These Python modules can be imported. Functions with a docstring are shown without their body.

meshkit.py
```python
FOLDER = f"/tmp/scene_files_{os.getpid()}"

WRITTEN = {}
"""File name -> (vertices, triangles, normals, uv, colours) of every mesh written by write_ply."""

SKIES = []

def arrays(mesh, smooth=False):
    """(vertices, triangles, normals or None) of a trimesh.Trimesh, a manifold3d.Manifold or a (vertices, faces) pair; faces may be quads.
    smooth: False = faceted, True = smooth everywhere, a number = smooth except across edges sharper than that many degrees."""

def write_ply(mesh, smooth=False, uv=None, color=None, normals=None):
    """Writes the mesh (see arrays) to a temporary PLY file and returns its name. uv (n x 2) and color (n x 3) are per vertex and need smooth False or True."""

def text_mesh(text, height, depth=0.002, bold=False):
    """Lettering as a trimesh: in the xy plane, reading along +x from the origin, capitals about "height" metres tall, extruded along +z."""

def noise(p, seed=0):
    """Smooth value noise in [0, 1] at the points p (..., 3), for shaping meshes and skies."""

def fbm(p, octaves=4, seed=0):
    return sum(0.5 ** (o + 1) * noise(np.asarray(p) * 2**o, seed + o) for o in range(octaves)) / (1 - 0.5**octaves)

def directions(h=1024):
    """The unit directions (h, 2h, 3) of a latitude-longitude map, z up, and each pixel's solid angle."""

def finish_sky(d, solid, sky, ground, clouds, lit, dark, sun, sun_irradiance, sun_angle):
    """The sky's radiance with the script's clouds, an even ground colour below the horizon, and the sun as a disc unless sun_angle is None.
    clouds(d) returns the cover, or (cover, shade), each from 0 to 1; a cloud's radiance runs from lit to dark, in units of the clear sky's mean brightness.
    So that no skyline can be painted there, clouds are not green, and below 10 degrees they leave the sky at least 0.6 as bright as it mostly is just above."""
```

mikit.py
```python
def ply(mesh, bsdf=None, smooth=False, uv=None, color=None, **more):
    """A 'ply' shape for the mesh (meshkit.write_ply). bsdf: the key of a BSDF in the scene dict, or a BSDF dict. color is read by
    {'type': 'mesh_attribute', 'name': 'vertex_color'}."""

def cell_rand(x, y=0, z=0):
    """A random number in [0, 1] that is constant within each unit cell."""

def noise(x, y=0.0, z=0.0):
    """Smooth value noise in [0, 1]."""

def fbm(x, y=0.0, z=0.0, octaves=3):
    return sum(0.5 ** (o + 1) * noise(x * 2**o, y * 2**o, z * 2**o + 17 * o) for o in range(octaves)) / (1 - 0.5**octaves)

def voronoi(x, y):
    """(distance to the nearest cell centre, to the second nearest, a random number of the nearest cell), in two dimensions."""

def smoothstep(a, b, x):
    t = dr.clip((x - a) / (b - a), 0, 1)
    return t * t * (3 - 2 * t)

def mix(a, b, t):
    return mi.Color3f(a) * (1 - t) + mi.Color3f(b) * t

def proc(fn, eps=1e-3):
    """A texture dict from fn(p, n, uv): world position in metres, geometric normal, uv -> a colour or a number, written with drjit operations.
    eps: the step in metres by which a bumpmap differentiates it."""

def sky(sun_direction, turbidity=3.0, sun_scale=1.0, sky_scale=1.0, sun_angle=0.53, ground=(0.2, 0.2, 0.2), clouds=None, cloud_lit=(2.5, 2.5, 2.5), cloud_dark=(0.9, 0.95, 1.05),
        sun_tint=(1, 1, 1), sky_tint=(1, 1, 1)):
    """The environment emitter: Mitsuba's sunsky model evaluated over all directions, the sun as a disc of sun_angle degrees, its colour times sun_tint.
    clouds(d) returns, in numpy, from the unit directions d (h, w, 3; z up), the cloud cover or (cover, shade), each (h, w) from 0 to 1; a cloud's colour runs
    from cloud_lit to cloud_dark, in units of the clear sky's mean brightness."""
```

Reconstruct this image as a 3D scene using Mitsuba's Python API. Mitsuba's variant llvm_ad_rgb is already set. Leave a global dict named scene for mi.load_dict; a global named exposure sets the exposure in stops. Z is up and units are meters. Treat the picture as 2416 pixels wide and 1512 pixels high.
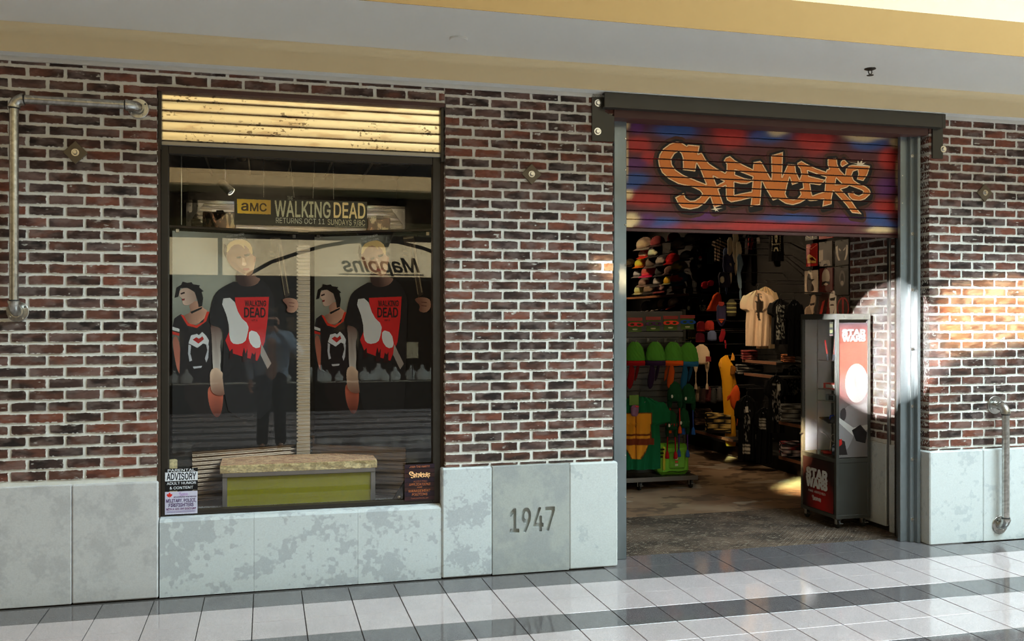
import math, numpy as np, trimesh, mitsuba as mi, mikit, meshkit
import drjit as dr
from shapely import affinity
from shapely.geometry import Polygon, LineString, Point, MultiPolygon, box as sbox
from shapely.ops import unary_union
from mikit import noise, fbm, voronoi, smoothstep, mix, cell_rand, proc
T = mi.ScalarTransform4f
scene, labels = {}, {}
rng = np.random.default_rng(11)

# ------------------------------------------------------------------ camera
F_, YAW, CX, HY, DIST, EYE = 2226.0, math.radians(14.64), 1208.0, 758.5, 5.8, 1.6
CAM = np.array([0, -DIST, EYE])
FW = np.array([math.sin(YAW), math.cos(YAW), 0]); RT = np.array([math.cos(YAW), -math.sin(YAW), 0]); UP = np.array([0, 0, 1.0])
scene['camera'] = {'type': 'perspective', 'fov': 2 * math.degrees(math.atan(1208 / F_)), 'fov_axis': 'x', 'near_clip': 0.02, 'far_clip': 400.0,
                   'principal_point_offset_y': -(HY - 756.0) / 1512.0,
                   'to_world': T().look_at(origin=CAM.tolist(), target=(CAM + FW).tolist(), up=[0, 0, 1])}
exposure = 0.0

# ------------------------------------------------------------------ sun, skylight
SUN_A, SUN_B = 0.70, 0.45                       # per metre of +y the sunlight moves +A in x and falls B
SUN_DIR = [-SUN_A, -1.0, SUN_B]
scene['sky'] = {**mikit.sky(SUN_DIR, turbidity=3.0, sun_scale=50.0, sky_scale=0.5, sun_angle=0.55, sun_tint=(1.0, 0.95, 0.86)), 'sampling_weight': 1.2}
SKYLIGHT = 23.0                                 # cool daylight through the diffusing roof light over the concourse
ADDED_GLOW, COVE_OWN, BAND_GLOW = 1.15, 1.6, 1.5                  # middle: own cove lamp; outer two: glow added across the concourse
def rgb(*c): return {'type': 'rgb', 'value': [float(x) for x in c]}

# ------------------------------------------------------------------ helpers
def ray(px, py): return FW + (px - CX) / F_ * RT + (HY - py) / F_ * UP
def atY(px, py, y=0.0): r = ray(px, py); return CAM + r * ((y + DIST) / r[1])
def atX(px, py, x): r = ray(px, py); return CAM + r * (x / r[0])
def atZ(px, py, z=0.0): r = ray(px, py); return CAM + r * ((z - EYE) / r[2])
def mirrored(px, py, y, g=0.09):                # the point of the plane y whose reflection in the glass plane y=g shows there
    p = atY(px, py, 2 * g - y); return np.array([p[0], y, p[2]])

def numbered(key):
    if key not in used: used[key] = 0; return key
    used[key] += 1
    return f'{key}_{used[key]:03d}'
used = {}
def thing(name, label, cat=None, group=None, kind=None):
    k = numbered(name); labels[k] = {'label': label}
    if cat: labels[k]['category'] = cat
    if group: labels[k]['group'] = group
    if kind: labels[k]['kind'] = kind
    return k
def put(key, mesh, bsdf, smooth=False, color=None, **more):
    scene[key] = mikit.ply(mesh, bsdf, smooth, color=color, **more)
    return key
def part(parent, name, mesh, bsdf, smooth=False, color=None, label=None, kind=None, **more):
    k = numbered(parent + '__' + name)
    put(k, mesh, bsdf, smooth, color, **more)
    if label or kind: labels[k] = {a: b for a, b in (('label', label), ('kind', kind)) if b}
    return k
def struct(name, mesh, bsdf, label=None, **kw):
    k = numbered(name); put(k, mesh, bsdf, **kw); labels[k] = {'kind': 'structure', 'label': label or name.replace('_', ' ')}
    return k
def structure(name, label):
    k = numbered(name); labels[k] = {'kind': 'structure', 'label': label}
    return k

def cat(*ms): return trimesh.util.concatenate([m for m in ms])
def hull(pts): return trimesh.convex.convex_hull(np.asarray(pts, float))
def box(x0, x1, y0, y1, z0, z1, b=0.0):
    if b <= 0:
        m = trimesh.creation.box([x1 - x0, y1 - y0, z1 - z0]); m.apply_translation([(x0 + x1) / 2, (y0 + y1) / 2, (z0 + z1) / 2]); return m
    b = min(b, abs(x1 - x0) / 2.01, abs(y1 - y0) / 2.01, abs(z1 - z0) / 2.01)
    P = []
    for x, sx in ((x0, 1), (x1, -1)):
        for y, sy in ((y0, 1), (y1, -1)):
            for z, sz in ((z0, 1), (z1, -1)):
                P += [(x, y + sy * b, z + sz * b), (x + sx * b, y, z + sz * b), (x + sx * b, y + sy * b, z)]
    return hull(P)
def tube(pts, r, n=12, cap=True, up=None):
    pts = np.asarray(pts, float); r = np.broadcast_to(np.asarray(r, float), (len(pts),))
    tan = np.gradient(pts, axis=0); tan /= np.linalg.norm(tan, axis=1, keepdims=True) + 1e-12
    a = np.cross(tan[0], [0, 0, 1.0] if abs(tan[0][2]) < .9 else [1.0, 0, 0]); a /= np.linalg.norm(a)
    V = []; t = np.arange(n) * 2 * np.pi / n
    for i in range(len(pts)):
        a = a - tan[i] * (a @ tan[i]); a /= np.linalg.norm(a) + 1e-12; b = np.cross(tan[i], a)
        V.append(pts[i] + r[i] * (np.cos(t)[:, None] * a + np.sin(t)[:, None] * b))
    V = np.vstack(V); Fc = []
    for i in range(len(pts) - 1):
        for j in range(n):
            p, q = i * n + j, i * n + (j + 1) % n
            Fc += [(p, q, q + n), (p, q + n, p + n)]
    if cap:
        V = np.vstack([V, pts[:1], pts[-1:]]); c0, c1 = len(V) - 2, len(V) - 1; o = (len(pts) - 1) * n
        Fc += [(c0, (j + 1) % n, j) for j in range(n)] + [(c1, o + j, o + (j + 1) % n) for j in range(n)]
    return trimesh.Trimesh(V, Fc, process=False)
def lathe(prof, n=24, axis='z'):
    m = trimesh.creation.revolve(np.asarray(prof, float), sections=n)
    if axis == 'y': m.apply_transform(trimesh.transformations.rotation_matrix(math.pi / 2, [1, 0, 0]))
    if axis == 'x': m.apply_transform(trimesh.transformations.rotation_matrix(math.pi / 2, [0, 1, 0]))
    return m
def ball(c, r, s=2, scale=(1, 1, 1)):
    m = trimesh.creation.icosphere(s, 1.0); m.apply_scale(r); m.vertices = m.vertices * np.asarray(scale, float) + np.asarray(c, float); return m
def move(m, x=0, y=0, z=0, rz=0, rx=0, ry=0):
    m = m.copy()
    for a, ax in ((rx, [1, 0, 0]), (ry, [0, 1, 0]), (rz, [0, 0, 1])):
        if a: m.apply_transform(trimesh.transformations.rotation_matrix(a, ax))
    m.apply_translation([x, y, z]); return m
def extrude_y(poly, y0, y1):                      # a polygon in (x, z) made solid from y0 to y1
    ms = []
    for g in getattr(poly, 'geoms', [poly]):
        if g.is_empty or g.geom_type != 'Polygon': continue
        m = trimesh.creation.extrude_polygon(g, abs(y1 - y0), engine='earcut')
        v = m.vertices.copy(); m.vertices = np.stack([v[:, 0], max(y0, y1) - v[:, 2], v[:, 1]], 1); ms.append(m)
    return cat(*ms)
def extrude_x(poly, x0, x1):                      # a polygon in (y, z) made solid from x0 to x1
    m = trimesh.creation.extrude_polygon(poly, abs(x1 - x0), engine='earcut'); v = m.vertices.copy()
    m.vertices = np.stack([v[:, 2] + min(x0, x1), v[:, 0], v[:, 1]], 1); return m
def extrude_z(poly, z0, z1):
    m = trimesh.creation.extrude_polygon(poly, abs(z1 - z0), engine='earcut'); m.apply_translation([0, 0, min(z0, z1)]); return m
def smooth_poly(pts, k=3):                        # corner cutting of a closed outline
    p = np.asarray(pts, float)
    for _ in range(k):
        q = np.roll(p, -1, 0); p = np.stack([.75 * p + .25 * q, .25 * p + .75 * q], 1).reshape(-1, 2)
    return p
def triangles(poly):
    V, Fc, n = [], [], 0
    for g in getattr(poly, 'geoms', [poly]):
        if g.geom_type != 'Polygon' or g.is_empty or g.area < 1e-9: continue
        v, f = trimesh.creation.triangulate_polygon(g, engine='earcut')
        V.append(v); Fc.append(np.asarray(f) + n); n += len(v)
    return (np.vstack(V), np.vstack(Fc)) if V else (np.zeros((0, 2)), np.zeros((0, 3), int))
_text = {}
def text_poly(s, h, bold=False, slant=0.0, width=None, center=None, at=(0, 0)):
    """Lettering as a polygon: capitals about h tall, optionally squeezed to a width, centred at a point or starting at one."""
    if (s, bold) not in _text:
        m = meshkit.text_mesh(s, 1.0, 0.1, bold); up = m.face_normals[:, 2] > .9
        _text[s, bold] = unary_union([Polygon(m.vertices[f][:, :2]).buffer(1e-4) for f in m.faces[up]])
    g = _text[s, bold]; g = affinity.scale(g, h, h, origin=(0, 0))
    if slant: g = affinity.affine_transform(g, [1, slant, 0, 1, 0, 0])
    x0, y0, x1, y1 = g.bounds
    if width: g = affinity.scale(g, width / (x1 - x0), 1, origin=(x0, 0)); x1 = x0 + width
    return affinity.translate(g, center[0] - (x0 + x1) / 2, center[1] - h / 2) if center else affinity.translate(g, at[0] - x0, at[1])

class Print:
    """A thin printed sheet or board: ink areas lie one over the other, 0.25 mm apart, on a body of its own."""
    def __init__(s): s.V, s.F, s.C, s.n, s.k = [], [], [], 0, 0
    def raw(s, v, f, c):
        v = np.asarray(v, float); c = np.asarray(c, float)
        s.V.append(v); s.F.append(np.asarray(f) + s.n); s.C.append(np.broadcast_to(c, (len(v), 3))); s.n += len(v); return s
    def solid(s, mesh, c): return s.raw(mesh.vertices, mesh.faces, c)
    def ink(s, poly, c, lift=None):
        if not hasattr(poly, 'geom_type'): poly = Polygon(poly).buffer(0)
        v, f = triangles(poly)
        if len(v) == 0: return s
        s.k += 1; z = (s.k if lift is None else lift) * 2.5e-4
        col = np.array([c(*p) for p in v]) if callable(c) else c
        return s.raw(np.column_stack([v, np.full(len(v), z)]), f, col)
    def grid(s, x0, x1, y0, y1, nx, ny, fn):
        xs, ys = np.meshgrid(np.linspace(x0, x1, nx + 1), np.linspace(y0, y1, ny + 1)); s.k += 1
        v = np.column_stack([xs.ravel(), ys.ravel(), np.full(xs.size, s.k * 2.5e-4)])
        i = np.arange(nx * ny); i = i // nx * (nx + 1) + i % nx
        f = np.vstack([np.stack([i, i + 1, i + nx + 2], 1), np.stack([i, i + nx + 2, i + nx + 1], 1)])
        return s.raw(v, f, np.array([fn(*p[:2]) for p in v]))
    def body(s, x0, x1, y0, y1, th, c): return s.solid(box(x0, x1, y0, y1, -th, 0), c)
    def done(s, o=(0, 0, 0), ax=(1, 0, 0), ay=(0, 0, 1)):
        v, az = np.vstack(s.V), np.cross(np.asarray(ax, float), np.asarray(ay, float))
        v = np.asarray(o, float) + v[:, :1] * np.asarray(ax, float) + v[:, 1:2] * np.asarray(ay, float) + v[:, 2:] * az
        return (v, np.vstack(s.F)), np.vstack(s.C)
def colour(mesh, c):
    """(mesh, one colour per vertex) for the materials that read the vertex colour"""
    n = len(mesh.vertices); return mesh, np.broadcast_to(np.asarray(c, float), (n, 3))
def bake(*pairs):
    """several (mesh, colour) as one mesh with vertex colours"""
    p = Print()
    for m, c in pairs: p.solid(m, c)
    v, C = p.done((0, 0, 0), (1, 0, 0), (0, 1, 0)); return v, C
def srgb(r, g, b): return tuple(((x / 255) / 12.92 if x < 10 else ((x / 255 + .055) / 1.055) ** 2.4) for x in (r, g, b))

# ------------------------------------------------------------------ materials
def two(b): return {'type': 'twosided', 'bsdf': b}
def princ(c, rough=.6, metal=0., spec=.5, **k):
    return two({'type': 'principled', 'base_color': c if isinstance(c, dict) else rgb(*c), 'roughness': rough, 'metallic': metal, 'specular': spec, **k})
VC = {'type': 'mesh_attribute', 'name': 'vertex_color'}
scene['vc_matte'] = princ(VC, .75, spec=.3)
scene['vc_cloth'] = princ(VC, .95, spec=.15)
scene['vc_gloss'] = princ(VC, .28, spec=.5)
scene['vc_print'] = princ(VC, .5, spec=.35)
def _brick(base, dark, seed):
    def fn(p, n, uv):
        a = fbm(p.x * 9 + seed, p.z * 22 + p.y * 9, p.y * 5 + seed, 3)
        c = mix(base, dark, smoothstep(.35, .68, a))
        g = fbm(p.x * 55 + 3, p.z * 85, p.y * 55, 2)
        c = c * (1.05 + 0.6 * g)
        c = mix(c, mi.Color3f(.30, .23, .21), smoothstep(.42, .72, fbm(p.x * 17 + seed * 2, p.z * 34, p.y * 17, 3)) * .30)
        s = smoothstep(.68, .79, fbm(p.x * 26 - 7, p.z * 60 + 5, p.y * 26, 3)) * smoothstep(.32, .60, noise(p.x * 3.1 + seed, p.z * 5, p.y * 3))
        d = dr.minimum(dr.minimum(uv.x, 1 - uv.x) * .19, dr.minimum(uv.y, 1 - uv.y) * .052)     # metres to the brick's edge: mortar squeezed over it in ragged tongues
        e = 1 - smoothstep(-.0008, .0012, d + .0016 - .0105 * dr.square(fbm(p.x * 95 + seed, p.z * 95, p.y * 95, 3)))
        return mix(mix(c, mi.Color3f(.56, .54, .50), s * .85), mi.Color3f(.68, .67, .63), e * .92)
    return princ(proc(fn), .85, spec=.2)
BRICKS = [('brick_brown', (.075, .034, .024), (.028, .017, .014)), ('brick_red', (.135, .047, .030), (.060, .024, .018)), ('brick_dark', (.042, .025, .021), (.016, .012, .011)),
          ('brick_rust', (.100, .042, .030), (.036, .020, .016)), ('brick_plum', (.092, .052, .044), (.040, .026, .024))]
for i, (k, a, b) in enumerate(BRICKS): scene[k] = _brick(mi.Color3f(*a), mi.Color3f(*b), i * 13.7)
def _mortar(p, n, uv):
    return mix(mi.Color3f(.62, .615, .575), mi.Color3f(.80, .79, .745), fbm(p.x * 30, p.z * 30, p.y * 30, 3))
scene['mortar'] = princ(proc(_mortar), .95, spec=.1)
def _stone(base, blotch, seed, lo, hi, fr):
    def fn(p, n, uv):
        a = fbm(p.x * fr + seed, p.z * fr, p.y * fr + seed, 4); b = fbm(p.x * fr * 4.5, p.z * fr * 4.5 + seed, p.y * fr * 4.5, 3)
        c = mix(base, blotch, smoothstep(lo, hi, a * .6 + b * .4))
        return c * (.94 + .12 * noise(p.x * 160, p.z * 160, p.y * 160))
    return princ(proc(fn), .6, spec=.35)
scene['stone_pale'] = _stone(mi.Color3f(.61, .66, .675), mi.Color3f(.47, .505, .53), 3.0, .50, .58, 8.0)
scene['stone_grey'] = _stone(mi.Color3f(.56, .56, .565), mi.Color3f(.475, .475, .485), 9.0, .42, .62, 9.0)
scene['stone_carved'] = _stone(mi.Color3f(.41, .43, .41), mi.Color3f(.35, .37, .37), 21.0, .40, .64, 6.0)
scene['stone_white'] = _stone(mi.Color3f(.60, .635, .63), mi.Color3f(.50, .54, .545), 31.0, .56, .66, 8.0)
def _speck(a, b, c, lvl):
    def fn(p, n, uv):
        k = fbm(p.x * 330, p.y * 330, 2.0, 2)
        t = mix(a, b, smoothstep(.45, .75, k))
        t = mix(t, c, smoothstep(.60, .72, noise(p.x * 620 + 9, p.y * 620, 1.0)) * lvl)
        return t * (.92 + .16 * fbm(p.x * 4, p.y * 4, 0.0, 2))
    return fn
scene['tile_light'] = princ(proc(_speck(mi.Color3f(.47, .405, .41), mi.Color3f(.565, .495, .50), mi.Color3f(.27, .24, .23), .7)), .06, spec=.85, clearcoat=.2, clearcoat_gloss=.98)
scene['tile_dark'] = princ(proc(_speck(mi.Color3f(.062, .054, .059), mi.Color3f(.094, .082, .089), mi.Color3f(.30, .29, .29), .6)), .06, spec=.85, clearcoat=.2, clearcoat_gloss=.98)
scene['grout'] = princ((.05, .045, .043), .9)
def _far_tiles(p, n, uv):
    k = .2745; iy = dr.floor((p.y + .0505) / k); m = iy - 3 * dr.floor(iy / 3)
    f = lambda v: dr.abs(v - dr.floor(v) - .5)
    line = dr.maximum(f((p.x + .068) / k), f((p.y + .0505) / k))
    c = dr.select(m < .5, mi.Color3f(.13, .122, .126), mi.Color3f(.48, .42, .42))
    return dr.select(line > .488, mi.Color3f(.06, .055, .05), c)
scene['tile_far'] = princ(proc(_far_tiles), .06, spec=1.0)
scene['paint_white'] = princ((.70, .68, .64), .8, spec=.2)
scene['paint_cream'] = princ((.78, .70, .56), .8, spec=.2)
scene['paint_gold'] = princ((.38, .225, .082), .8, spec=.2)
scene['paint_tan'] = princ((.72, .58, .36), .8, spec=.2)
scene['paint_dark'] = princ((.028, .025, .022), .8, spec=.2)
scene['paint_brown'] = princ((.055, .035, .024), .7, spec=.3)
scene['grid_grey'] = princ((.16, .145, .11), .6)
scene['cab_grey'] = princ((.085, .088, .080), .40, metal=.4)
scene['cab_white'] = princ((.70, .72, .70), .5)
scene['slat_grey'] = princ((.085, .085, .082), .6)
scene['jewel_wall'] = princ((.10, .055, .035), .7)
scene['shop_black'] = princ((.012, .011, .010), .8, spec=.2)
scene['olive_block'] = princ((.16, .16, .09), .7)
scene['trim_white'] = princ((.62, .60, .56), .5)
def _steel(p, n, uv):
    k = fbm(p.x * 14 + p.y * 14, p.z * 3, 4.0, 3)
    return mix(mi.Color3f(.20, .235, .25), mi.Color3f(.30, .34, .36), k)
scene['steel'] = princ(proc(_steel), .38, metal=.75)
scene['steel_dark'] = princ((.062, .058, .048), .42, metal=.55)
scene['bronze'] = princ((.030, .024, .018), .45, metal=.3)
scene['anchor_bronze'] = princ((.135, .105, .068), .5, metal=.5)
scene['oxide'] = princ((.062, .022, .016), .6)
scene['chrome'] = princ((.62, .60, .56), .22, metal=1.0)
scene['chrome_dim'] = princ((.10, .095, .09), .4, metal=.8)
scene['black_rubber'] = princ((.02, .02, .02), .7)
def _galv(p, n, uv):
    a = voronoi(p.x * 75 + p.y * 50, p.z * 75 + p.y * 30)
    return mix(mi.Color3f(.42, .415, .39), mi.Color3f(.62, .615, .59), a[2]) * (.85 + .3 * fbm(p.x * 20, p.z * 20, p.y * 20, 2))
scene['galvanised'] = princ(proc(_galv), .30, metal=1.0)
def _slat(p, n, uv):
    w = fbm(p.x * 7, p.z * 30, 3.0, 4)
    c = mix(mi.Color3f(.92, .80, .56), mi.Color3f(.74, .58, .38), smoothstep(.52, .78, w))
    s = smoothstep(.66, .76, fbm(p.x * 60, p.z * 95, 8.0, 2)) * smoothstep(.5, .65, fbm(p.x * 5, p.z * 11, 1.0, 2))
    return mix(c, mi.Color3f(.17, .11, .06), s * .8)
scene['slat_gold'] = princ(proc(_slat), .17, metal=.92)
scene['corrugated'] = princ((.68, .63, .55), .33, metal=.9)
scene['corrugated_brown'] = princ((.36, .27, .19), .36, metal=.85)
scene['glass'] = {'type': 'thindielectric', 'int_ior': 1.52, 'ext_ior': 1.0}
scene['glass_clear'] = {'type': 'thindielectric', 'int_ior': 1.45, 'ext_ior': 1.0}
def _osb(p, n, uv):
    a = voronoi(p.x * 34 + fbm(p.x * 9, p.y * 9, p.z * 9, 2) * 3, (p.y + p.z * 1.3) * 34)
    c = mix(mi.Color3f(.40, .20, .11), mi.Color3f(.62, .40, .22), a[2])
    return c * (.8 + .4 * noise(p.x * 150, p.y * 90, p.z * 90))
scene['osb'] = princ(proc(_osb), .65)
def _osb_edge(p, n, uv):
    a = voronoi(p.x * 30 + p.z * 40, p.z * 60 - p.x * 8)
    return mix(mi.Color3f(.34, .24, .10), mi.Color3f(.66, .54, .29), a[2]) * (.75 + .5 * noise(p.x * 120, p.z * 120, 2.0))
scene['osb_edge'] = princ(proc(_osb_edge), .7)
scene['lime'] = princ((.24, .225, .004), .12, spec=.3)
scene['brushed'] = princ((.30, .29, .275), .34, metal=.9)
def _concrete(p, n, uv):
    a = fbm(p.x * 1.3, p.y * 1.9, 5.0, 4); b = fbm(p.x * 5 + 4, p.y * 7, 2.0, 4)
    c = mix(mi.Color3f(.215, .130, .080), mi.Color3f(.34, .24, .16), smoothstep(.35, .65, a))
    c = mix(c, mi.Color3f(.11, .075, .055), smoothstep(.56, .66, b) * .75)
    return mix(c, mi.Color3f(.50, .44, .36), smoothstep(.70, .74, fbm(p.x * 2.3 + 8, p.y * 3.4, 7.0, 3)) * .6)
scene['concrete'] = princ(proc(_concrete), .42, spec=.4)
def _mat(p, n, uv):
    a = fbm(p.x * 2.2, p.y * 4, 1.0, 4); b = fbm(p.x * 9, p.y * 9, 3.0, 3)
    c = mix(mi.Color3f(.062, .045, .034), mi.Color3f(.135, .095, .068), smoothstep(.36, .66, a * .6 + b * .4))
    return mix(c, mi.Color3f(.30, .24, .18), smoothstep(.66, .74, fbm(p.x * 40, p.y * 55, 6.0, 2)) * .5)
scene['tread_plate'] = princ(proc(_mat), .42, metal=.35)

def emitter(c, s, w=1.0): return {'emitter': {'type': 'area', 'radiance': rgb(*(np.asarray(c, float) * s)), 'sampling_weight': float(w)}}
# ------------------------------------------------------------------ brick walls
def brick_mesh(seed, depth):
    r = np.random.default_rng(seed); w, h = .5, .5
    xs = np.array([-.5, -.3, -.1, .1, .3, .5]); P = [(x, -.5) for x in xs] + [(.5, 0)] + [(x, .5) for x in xs[::-1]] + [(-.5, 0)]
    P = np.array(P, float); P[:, 0] += r.normal(0, .007, 14); P[:, 1] += r.normal(0, .040, 14)
    for k, s in ((0, 1), (5, 1), (7, 1), (12, 1)): P[k] *= (.990, .965)
    front = np.column_stack([P[:, 0] * .978, np.zeros(14), P[:, 1] * .93]); front[:, 1] += r.normal(0, .0011, 14)
    mid = np.column_stack([P[:, 0], np.full(14, .0035), P[:, 1]]) if depth < .05 else np.column_stack([P[:, 0], np.full(14, .006), P[:, 1]])
    if depth < .05: mid[:, 1] = depth
    else: mid[:, 1] = depth
    V = np.vstack([front, mid]); Fc = [(0, i, i + 1) for i in range(1, 13)]
    for i in range(14):
        j = (i + 1) % 14; Fc += [(i, i + 14, j + 14), (i, j + 14, j)]
    return trimesh.Trimesh(V, Fc, process=False)
BUV = lambda m: np.clip(np.asarray(m.vertices)[:, [0, 2]] + .5, 0, 1)
THIN = [mikit.ply(brick_mesh(100 + i, .014), 'brick_brown', uv=BUV(brick_mesh(100 + i, .014))) for i in range(14)]
DEEP = [mikit.ply(brick_mesh(200 + i, .115), 'brick_brown', uv=BUV(brick_mesh(200 + i, .115))) for i in range(6)]
brng = np.random.default_rng(5)
KINDS = ['brick_brown', 'brick_red', 'brick_dark', 'brick_rust', 'brick_plum']
def lay(wall, x0, x1, z, h, y=.012, deep=False, kinds=(.30, .16, .20, .22, .12), side=None):
    m = (DEEP if deep else THIN)[brng.integers(6 if deep else 14)]
    mat = KINDS[brng.choice(5, p=kinds)]
    to = T().translate([(x0 + x1) / 2, y + brng.normal(0, .0008), z]) @ T().rotate([0, 1, 0], float(brng.normal(0, .25))) @ T().scale([x1 - x0, 1, h * brng.uniform(.96, 1.05)])
    if side is not None: to = side @ to
    scene[numbered(wall + '__brick')] = {**m, 'bsdf': {'type': 'ref', 'id': mat}, 'to_world': to}
GAP, BH = .0150, .0500
def courses(wall, xa, xb, za, zb, zc, pitch, joint_full, px, joint_half, end_l=False, end_r=False, skip=None, **kw):
    """running bond between xa..xb and za..zb; zc: centre of a course whose vertical joints pass joint_full, the next ones pass joint_half"""
    k0 = int(math.floor((za - zc) / pitch)); k1 = int(math.ceil((zb - zc) / pitch))
    for k in range(k0, k1 + 1):
        z = zc + k * pitch; lo, hi = max(z - BH / 2, za), min(z + BH / 2, zb)
        if hi - lo < .009: continue
        j0 = joint_full if k % 2 == 0 else joint_half
        js = [j for j in (j0 + i * px for i in range(-40, 40)) if xa + .03 < j < xb - .03]
        edges = [xa - GAP / 2] + js + [xb + GAP / 2]
        for i in range(len(edges) - 1):
            a, b = edges[i] + GAP / 2 + brng.normal(0, .0012), edges[i + 1] - GAP / 2 + brng.normal(0, .0012)
            if skip and skip(a, b, z): continue
            lay(wall, a, b, (lo + hi) / 2, hi - lo, deep=(end_l and i == 0) or (end_r and i == len(edges) - 2), kinds=(.2, .42, .1, .18, .1) if ((end_l and i == 0) or (end_r and i == len(edges) - 2)) else (.30, .14, .22, .22, .12), **kw)

ZT = 3.062
wl = structure('wall_left', 'brick pier at the left end of the shopfront')
part(wl, 'mortar', box(-2.6, -.611, .018, .30, .60, 2.962), 'mortar')
courses(wl, -1.95, -.605, .683, 2.962, 1.5747, .0649, -.7105, .1944, -.8015, end_r=True)
wh = structure('wall_header', 'two brick courses over the shutter of the display window')
part(wh, 'mortar', box(-2.6, 1.092, .018, .30, 2.962, ZT), 'mortar')
courses(wh, -1.95, 1.083, 2.966, ZT, 1.5747, .0649, -.7105, .1944, -.8015)
wc = structure('wall_center', 'brick pier between the display window and the shop entrance')
part(wc, 'mortar', box(1.092, 2.200, .018, .30, .60, ZT), 'mortar')
courses(wc, 1.086, 2.206, .690, ZT, 1.510, .0640, 1.2691, .1890, 1.1863, end_l=True, end_r=True)
wr = structure('wall_right', 'brick pier right of the shop entrance')
part(wr, 'mortar', box(4.627, 6.9, .018, .30, .60, ZT), 'mortar')
courses(wr, 4.620, 6.05, .672, ZT, 1.107, .0644, 4.7974, .1940, 4.7054, end_l=True)
# the side wall of the entrance, running back into the shop behind the steel post
wj = structure('wall_entrance', 'brick return wall inside the entrance behind the glass cabinet')
part(wj, 'mortar', box(4.608, 4.76, .30, .940, .60, 3.2), 'mortar'); part(wj, 'footing', box(4.612, 4.76, .13, .945, -.02, .62), 'paint_dark')  # dark filler added to close a light leak under the slab
SIDE = T().translate([4.590, 0, 0]) @ T().rotate([0, 0, 1], -90)      # a wall plane that looks to -x, its own x runs along -y
def jamb(y0, y1, full, half):
    for k in range(-9, 33):
        z = 1.107 + k * .0644
        if z < .69 or z > 3.1: continue
        j0 = full if k % 2 == 0 else half
        js = [y0 - GAP / 2] + [j for j in (j0 + i * .194 for i in range(-12, 12)) if y0 + .03 < j < y1 - .03] + [y1 + GAP / 2]
        for i in range(len(js) - 1): lay(wj, -(js[i + 1] - GAP / 2), -(js[i] + GAP / 2), z, BH, side=SIDE)
jamb(.30, .415, .9, .9); jamb(.455, .935, .60, .697)
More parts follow.
